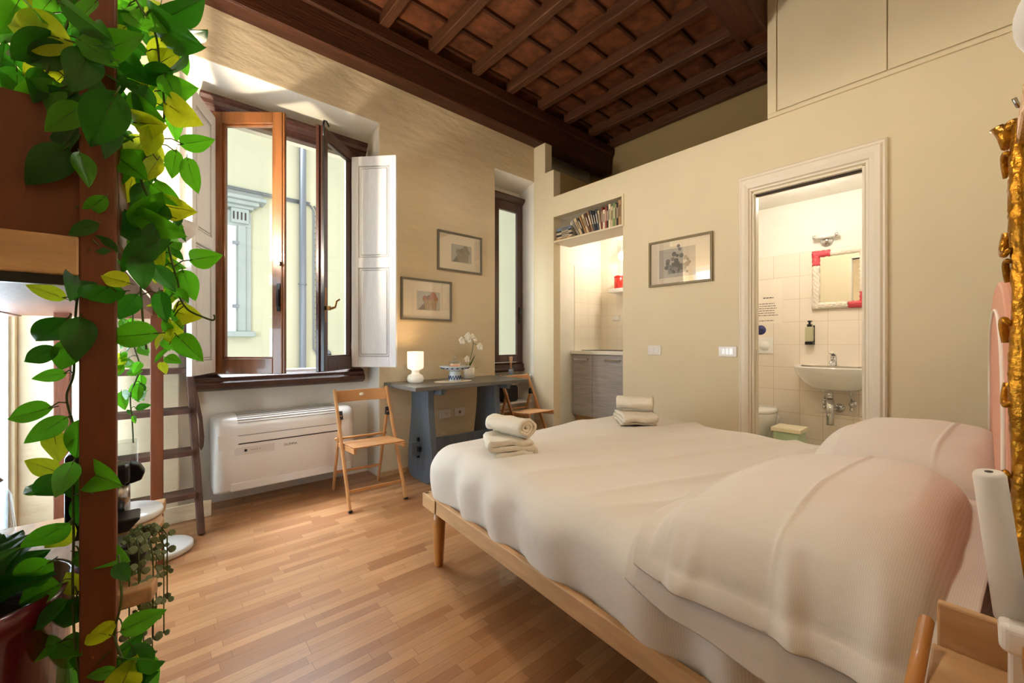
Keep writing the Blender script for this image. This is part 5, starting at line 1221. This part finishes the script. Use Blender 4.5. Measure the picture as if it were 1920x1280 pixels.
# red pot with dark plant, bottom left
def redpot():
    x, y = -0.262, 1.225
    t = thing('potted_plant', 'dark purple red pot with leafy green plant at the lower left corner', 'plant', (x, y, 0))
    part('pot', t, 'pot_red', lambda b: bm_lathe(b, [(0.10, 0.0), (0.11, 0.01), (0.143, 0.565), (0.148, 0.57), (0.148, 0.61), (0.138, 0.61), (0.135, 0.56), (0.001, 0.56)], (x, y, 0), 48))
    part('soil', t, 'soil', lambda b: bm_lathe(b, [(0.130, 0.561), (0.130, 0.575), (0.05, 0.585), (0.001, 0.585)], (x, y, 0), 32))
    return t, x, y
RP, rpx, rpy = redpot()

# eucalyptus plant beside the near post
def euca(x, y, z, label, n, seed, rng, fall=1.0):
    rnd = random.Random(seed); t = thing('trailing_plant', label, 'plant', (x, y, z))
    part('pot', t, 'black', lambda b: bm_lathe(b, [(0.035, 0.0), (0.045, 0.07), (0.04, 0.07), (0.001, 0.06)], (x, y, z), 20))
    lf = None
    for k in range(n):
        a = rnd.uniform(-1.5, 1.2); L_ = rnd.uniform(0.10, 0.26)*rng; pts = []
        for i in range(8):
            q = i/7; pts.append(Vector((x+cos(a)*0.075*min(1, q*2.0)*rng, y+sin(a)*0.07*min(1, q*2.0)*rng-0.02*q, z+0.07+0.05*sin(q*pi*0.9)-fall*L_*q*q)))
        part('stem', t, 'stem', lambda b: bm_tube(b, pts, 0.0014, 5))
        def leaves(b):
            for i in range(2, 8):
                for s_ in (-1, 1):
                    p = pts[i]; r_ = rnd.uniform(0.005, 0.009); ang = rnd.uniform(-0.6, 0.6)
                    o_ = Vector((s_*r_*1.1*cos(ang), s_*r_*sin(ang), rnd.uniform(-.004, .004))); c_ = p+o_
                    nrm = Vector((rnd.uniform(-.6, .3), -1, rnd.uniform(-.2, .8))).normalized(); u_ = nrm.orthogonal().normalized(); v_ = nrm.cross(u_)
                    vs = [b.verts.new(c_+(u_*cos(2*pi*m/9)+v_*sin(2*pi*m/9))*r_+nrm*0.002*(m % 2)) for m in range(9)]; b.faces.new(vs)
        part('leaves', t, 'euca', leaves, solid=0.0008)
euca(-0.045, 1.30, 0.5505, 'small grey green trailing plant on the slab right of the near post', 9, 3, 1.0, 1.2)

# ================================================================== HANGING VINES
def leaf_mesh(name, m, curl, fold, wid):
    b = BM(); nu, nv = 8, 12; V = []
    for j in range(nv+1):
        s_ = j/nv
        w_ = wid*(sin(pi*s_**0.72))**0.85*(1-0.12*s_)
        row = []
        for i in range(nu+1):
            a = (i/nu-.5)*2
            back = -0.10*(abs(a)**1.3)*(1-s_)**3
            x = a*w_; y = s_+back; z = fold*abs(a)*w_*0.9-curl*s_*s_+0.02*sin(s_*9+a*2)*abs(a)-0.012*(1-min(1, abs(a)*5))
            row.append(b.verts.new((x, y, z)))
        V.append(row)
    for A, B in zip(V, V[1:]):
        for i in range(nu): f = b.faces.new((A[i], A[i+1], B[i+1], B[i])); f.smooth = True
    bmesh.ops.remove_doubles(b, verts=b.verts, dist=0.0005)
    vein = [(0, t_/8*0.93, fold*0-curl*(t_/8)**2-0.012+0.003+0.02*0) for t_ in range(1, 9)]
    bm_tube(b, vein, [0.008-0.0008*t_ for t_ in range(8)], 4, mi=1)
    # petiole behind the blade
    bm_tube(b, [(0, 0.02, 0.0), (0, -0.08, 0.01), (0, -0.20, -0.02)], 0.013, 5, mi=1)
    me = bpy.data.meshes.new(name); b.to_mesh(me); b.free(); me.materials.append(M[m]); me.materials.append(M['stem']); return me
LM = {c: [leaf_mesh('leaf', m, cu, fo, wi) for cu, fo, wi in ((0.12, 0.22, 0.31), (0.25, 0.12, 0.345), (0.04, 0.35, 0.275))] for c, m in (('g', 'leafA'), ('d', 'leafB'), ('y', 'leafC'))}
CAMV = Vector((0, 0, CAMZ))
def add_leaf(t, base, tip, col, k=0, roll=0.0, wsc=1.0, nrm=None):
    base, tip = Vector(base), Vector(tip); yv = tip-base; L_ = yv.length; yv.normalize()
    zv = (CAMV-base).normalized() if nrm is None else Vector(nrm)
    zv = (zv-yv*zv.dot(yv)).normalized(); xv = yv.cross(zv)
    if roll:
        q = Matrix.Rotation(roll, 3, yv); zv = q @ zv; xv = q @ xv
    Mx = Matrix((xv*L_*wsc, yv*L_, zv*L_)).transposed().to_4x4(); Mx.translation = base
    o = bpy.data.objects.new('leaf', LM[col][k % 3]); C.objects.link(o); o.parent = t
    o.matrix_parent_inverse = Matrix.Translation(t.location).inverted(); o.matrix_basis = Mx
    return o
def vine(label, stem_px, leaves, dd, extra=0, er=(0, 0, 0, 0), seed=1, ecol='gdy', size=(0.05, 0.085), group=None):
    """stem_px: (u,v,depth) points; leaves: (u0,v0,u1,v1,colour,roll,ddepth)"""
    rnd = random.Random(seed)
    pts = [pt(*p) for p in stem_px]
    t = thing('hanging_vine', label, 'vine', tuple(pts[0]), group=group)
    # smooth the stem
    sm = []
    for i in range(len(pts)-1):
        p0, p1, p2, p3 = pts[max(0, i-1)], pts[i], pts[i+1], pts[min(len(pts)-1, i+2)]
        for k in range(6):
            q = k/6; sm.append(0.5*((2*p1)+(p2-p0)*q+(2*p0-5*p1+4*p2-p3)*q*q+(3*p1-p0-3*p2+p3)*q**3))
    sm.append(pts[-1])
    part('stem', t, 'stem', lambda b: bm_tube(b, sm, 0.0022, 6))
    for i, lf in enumerate(leaves):
        u0, v0, u1, v1, c_ = lf[:5]; roll = lf[5] if len(lf) > 5 else rnd.uniform(-.35, .35); d_ = dd+(lf[6] if len(lf) > 6 else rnd.uniform(-.04, .04))
        add_leaf(t, pt(u0, v0, d_+0.01), pt(u1, v1, d_+rnd.uniform(-.03, .03)), c_, i, roll)
    if leaves:
        for lf in leaves:
            d_ = dd+(lf[6] if len(lf) > 6 else 0); p = pt(lf[0], lf[1], d_+0.01); q = min(sm, key=lambda s: (s-p).length)
            if 0.01 < (q-p).length < 0.055: part('twig', t, 'stem', lambda b: bm_tube(b, [p, (p+q)/2+Vector((0, 0, 0.006)), q], 0.0013, 5))
    ua, va, ub, vb = er
    for k in range(extra):
        u, v = rnd.uniform(ua, ub), rnd.uniform(va, vb); d_ = dd+rnd.uniform(-.02, .16)
        p = pt(u, v, d_); L_ = rnd.uniform(*size); a = rnd.uniform(-pi, pi) if rnd.random() < .35 else rnd.uniform(-2.6, -0.5)
        q = p+Vector((cos(TH)*cos(a), -sin(TH)*cos(a), sin(a)))*L_+Vector((rnd.uniform(-.02, .02), rnd.uniform(-.03, .01), 0))
        add_leaf(t, p, q, rnd.choice(ecol), k, rnd.uniform(-.9, .9), nrm=(CAMV-p).normalized()+Vector((rnd.uniform(-.5, .5), rnd.uniform(-.3, .3), rnd.uniform(-.1, .9))))
    return t
# strand down the left of the near post
vine('artificial pothos vine hanging down the left side of the near post', [(190, 470, .80), (150, 540, .80), (140, 620, .79), (138, 700, .79), (125, 745, .79), (140, 810, .79), (140, 870, .79), (137, 930, .78), (138, 1010, .78), (136, 1100, .78), (140, 1200, .77), (150, 1280, .77), (155, 1360, .77)],
     [(118, 558, 48, 532, 'y'), (122, 600, 62, 652, 'd'), (105, 655, 42, 678, 'd'), (120, 700, 58, 710, 'g'), (135, 640, 112, 700, 'g'), (92, 765, 10, 785, 'g'), (120, 785, 44, 832, 'g'), (100, 812, 115, 858, 'y'),
      (110, 885, 44, 862, 'y'), (135, 870, 105, 930, 'g'), (118, 895, 50, 938, 'd'), (150, 880, 226, 910, 'g'), (175, 925, 138, 992, 'd'), (80, 920, 42, 905, 'g'), (132, 985, 80, 1030, 'y'), (150, 1035, 240, 1048, 'g'),
      (90, 1055, 5, 1110, 'g'), (108, 1098, 26, 1135, 'g'), (145, 1110, 123, 1070, 'y'), (140, 1125, 110, 1200, 'd'), (108, 1205, 4, 1240, 'g'), (112, 1205, 148, 1222, 'g'), (205, 1190, 155, 1178, 'y'), (210, 1235, 125, 1238, 'd'),
      (155, 790, 142, 862, 'g'), (150, 600, 142, 670, 'd'), (215, 1240, 165, 1290, 'g')], 0.76, 10, (120, 800, 150, 1250), 2, 'gd')
# thick bunch at the top, left of and over the post, mostly shade-toned leaves
vine('thick shaded green bunch of the vine over the top of the near post, left part', [(200, -90, .80), (160, -20, .78), (120, 60, .77), (90, 130, .76), (70, 200, .77), (110, 280, .78), (160, 360, .78), (150, 440, .78)],
     [(125, 75, -4, 40, 'y', 0.1, -.03), (120, 65, 20, 45, 'g', .3, -.02), (130, 95, 45, 118, 'd', .2, -.02), (110, 130, 30, 140, 'y', .2), (125, 135, 90, 175, 'y', -.3), (115, 165, 12, 206, 'g', .2, -.02), (130, 180, 40, 250, 'd', .1, -.01), (95, 25, 25, -30, 'y'), (60, 20, 62, 28, 'y'),
      (150, 200, 85, 245, 'g'), (170, 50, 195, 80, 'd', .4, -.05), (120, 10, 205, 75, 'd', .7, -.08), (150, 75, 215, 120, 'g', .1, -.06), (165, 100, 140, 160, 'd', 0, -.05), (210, 110, 150, 90, 'd', .2, -.05), (130, 150, 195, 185, 'd'), (175, 180, 150, 240, 'd'), (190, 200, 155, 245, 'g'),
      (100, 215, 155, 215, 'y'), (215, 180, 165, 275, 'd', .1, -.05), (160, 220, 200, 260, 'd'), (100, 290, 35, 275, 'd'), (120, 280, 55, 345, 'd'), (150, 290, 168, 350, 'g'), (120, 330, 90, 400, 'd'), (140, 390, 60, 405, 'd'), (195, 370, 155, 405, 'g'),
      (185, 460, 95, 475, 'd'), (170, 470, 118, 500, 'd'), (240, 530, 187, 515, 'y', .2, -.04), (160, 500, 135, 560, 'd'), (200, 540, 150, 575, 'd'), (230, 545, 170, 545, 'd'), (180, 420, 125, 440, 'd'), (215, 470, 150, 440, 'd')], 0.76, 61, (-10, -40, 222, 300), 5, 'dddg', (0.06, 0.095))
# bunch to the right of the post
vine('sunlit part of the vine hanging just right of the near post', [(215, -80, .84), (255, 0, .86), (290, 60, .86), (300, 130, .87), (308, 200, .88), (300, 260, .88), (262, 320, .86), (285, 400, .87), (265, 500, .86), (268, 600, .86), (275, 655, .86)],
     [(292, 40, 388, 10, 'd', .8), (285, 35, 352, 92, 'd', .9, -.02), (315, 58, 390, 62, 'd', 1.25), (296, 120, 332, 100, 'y'), (316, 135, 364, 112, 'd', 1.25), (288, 140, 245, 158, 'y'), (300, 170, 362, 165, 'g'), (312, 195, 356, 226, 'y', .4), (343, 270, 402, 262, 'g', .3, .02), (330, 285, 320, 335, 'g'),
      (352, 300, 362, 360, 'g', .6), (305, 385, 366, 397, 'y', .2, .02), (318, 405, 255, 385, 'd', .1), (262, 425, 300, 372, 'g'), (215, 290, 275, 335, 'g'), (235, 150, 262, 160, 'g'), (232, 110, 262, 145, 'd'), (240, 200, 305, 225, 'g', .1), (260, 190, 232, 215, 'd'), (290, 240, 275, 290, 'y'), (255, 230, 310, 235, 'y'),
      (272, 100, 222, 60, 'd'), (250, 30, 205, 75, 'd'), (235, 20, 280, 60, 'g'), (230, 85, 215, 130, 'd'), (270, 260, 240, 300, 'y'), (295, 300, 270, 340, 'y'), (250, 330, 235, 385, 'y'), (290, 455, 225, 500, 'd', .1, -.03), (245, 435, 250, 385, 'g'), (262, 480, 270, 540, 'd'), (285, 475, 232, 440, 'g', .3),
      (290, 625, 200, 632, 'g', .2, -.06), (290, 500, 330, 545, 'd'), (225, 400, 255, 450, 'd'), (300, 550, 312, 605, 'd', .2), (280, 420, 262, 475, 'y'), (255, 555, 222, 600, 'd')], 0.86, 58, (222, -20, 325, 520), 9, 'gddydg', (0.05, 0.085))
# the long runner with the curled tip in front of the shutter
vine('loose runner of the vine with a curled tip in front of the left shutter', [(316, 400, .98), (312, 440, .98), (318, 470, .98), (325, 500, .98), (334, 530, .97), (336, 555, .97), (352, 580, .97), (378, 593, .96), (398, 600, .96), (403, 596, .96), (401, 590, .96)],
     [(360, 487, 411, 480, 'g', .2, 0), (344, 510, 364, 561, 'g', .1, 0), (322, 463, 344, 488, 'd', .3), (325, 432, 338, 425, 'g'), (318, 440, 310, 480, 'g'), (330, 455, 336, 470, 'g'), (332, 400, 342, 455, 'd', 1.1), (325, 585, 362, 592, 'y', .1), (335, 632, 380, 676, 'g', .1, -.02), (322, 600, 318, 640, 'y'), (330, 575, 345, 580, 'y'), (315, 560, 335, 530, 'g'), (310, 525, 335, 512, 'g'),
      (320, 640, 335, 605, 'y'), (318, 620, 305, 600, 'g'), (305, 480, 325, 500, 'g'), (308, 500, 318, 535, 'y'), (312, 670, 340, 680, 'g'), (302, 680, 312, 700, 'y'), (305, 640, 318, 655, 'g')], 0.97, 16, (302, 440, 332, 660), 13, 'ggy', (0.03, 0.05))
# small strand further back between the posts
vine('thin bright green strand of the vine hanging between the two posts', [(250, 560, 1.35), (250, 640, 1.35), (262, 690, 1.35), (245, 740, 1.35), (248, 790, 1.35), (250, 830, 1.35)],
     [(240, 672, 232, 690, 'g'), (258, 690, 240, 700, 'g'), (262, 680, 250, 700, 'g'), (265, 720, 258, 745, 'd'), (243, 738, 221, 742, 'g'), (272, 735, 250, 750, 'g'), (256, 765, 283, 758, 'd'), (248, 775, 236, 768, 'd'), (250, 780, 254, 794, 'g'), (262, 650, 275, 665, 'g'), (235, 660, 228, 675, 'g'), (240, 700, 268, 695, 'g'), (225, 665, 215, 700, 'y')], 1.35, 22, (225, 590, 280, 740), 17, 'gg', (0.035, 0.06))
# strand low right of the post
vine('short strand of the vine low on the right side of the near post', [(222, 1040, .78), (228, 1120, .77), (215, 1190, .77), (232, 1250, .77), (228, 1340, .76)],
     [(232, 1180, 308, 1145, 'g', .1, -.02), (222, 1250, 268, 1208, 'g', .1), (215, 1255, 160, 1270, 'g'), (225, 1290, 250, 1240, 'y'), (218, 1060, 240, 1085, 'd'), (235, 1235, 305, 1245, 'd', 1.2), (240, 1280, 290, 1262, 'd')], 0.76, 3, (220, 1180, 260, 1280), 23, 'gd')
# leaves of the plant in the red pot
rnd = random.Random(31)
for k in range(34):
    a = rnd.uniform(0, 2*pi); r0 = rnd.uniform(0.0, 0.05); r1 = rnd.uniform(0.06, 0.15)
    p = Vector((rpx+r0*cos(a), rpy+r0*sin(a), 0.575+rnd.uniform(0.02, 0.08))); q = Vector((rpx+r1*cos(a), rpy+r1*sin(a), 0.60+rnd.uniform(-0.01, 0.12)))
    add_leaf(RP, p, q, 'd', k, rnd.uniform(-.6, .6), nrm=(0, -0.3, 1))
for o in bpy.data.objects:
    if 'local' in o.keys(): del o['local']
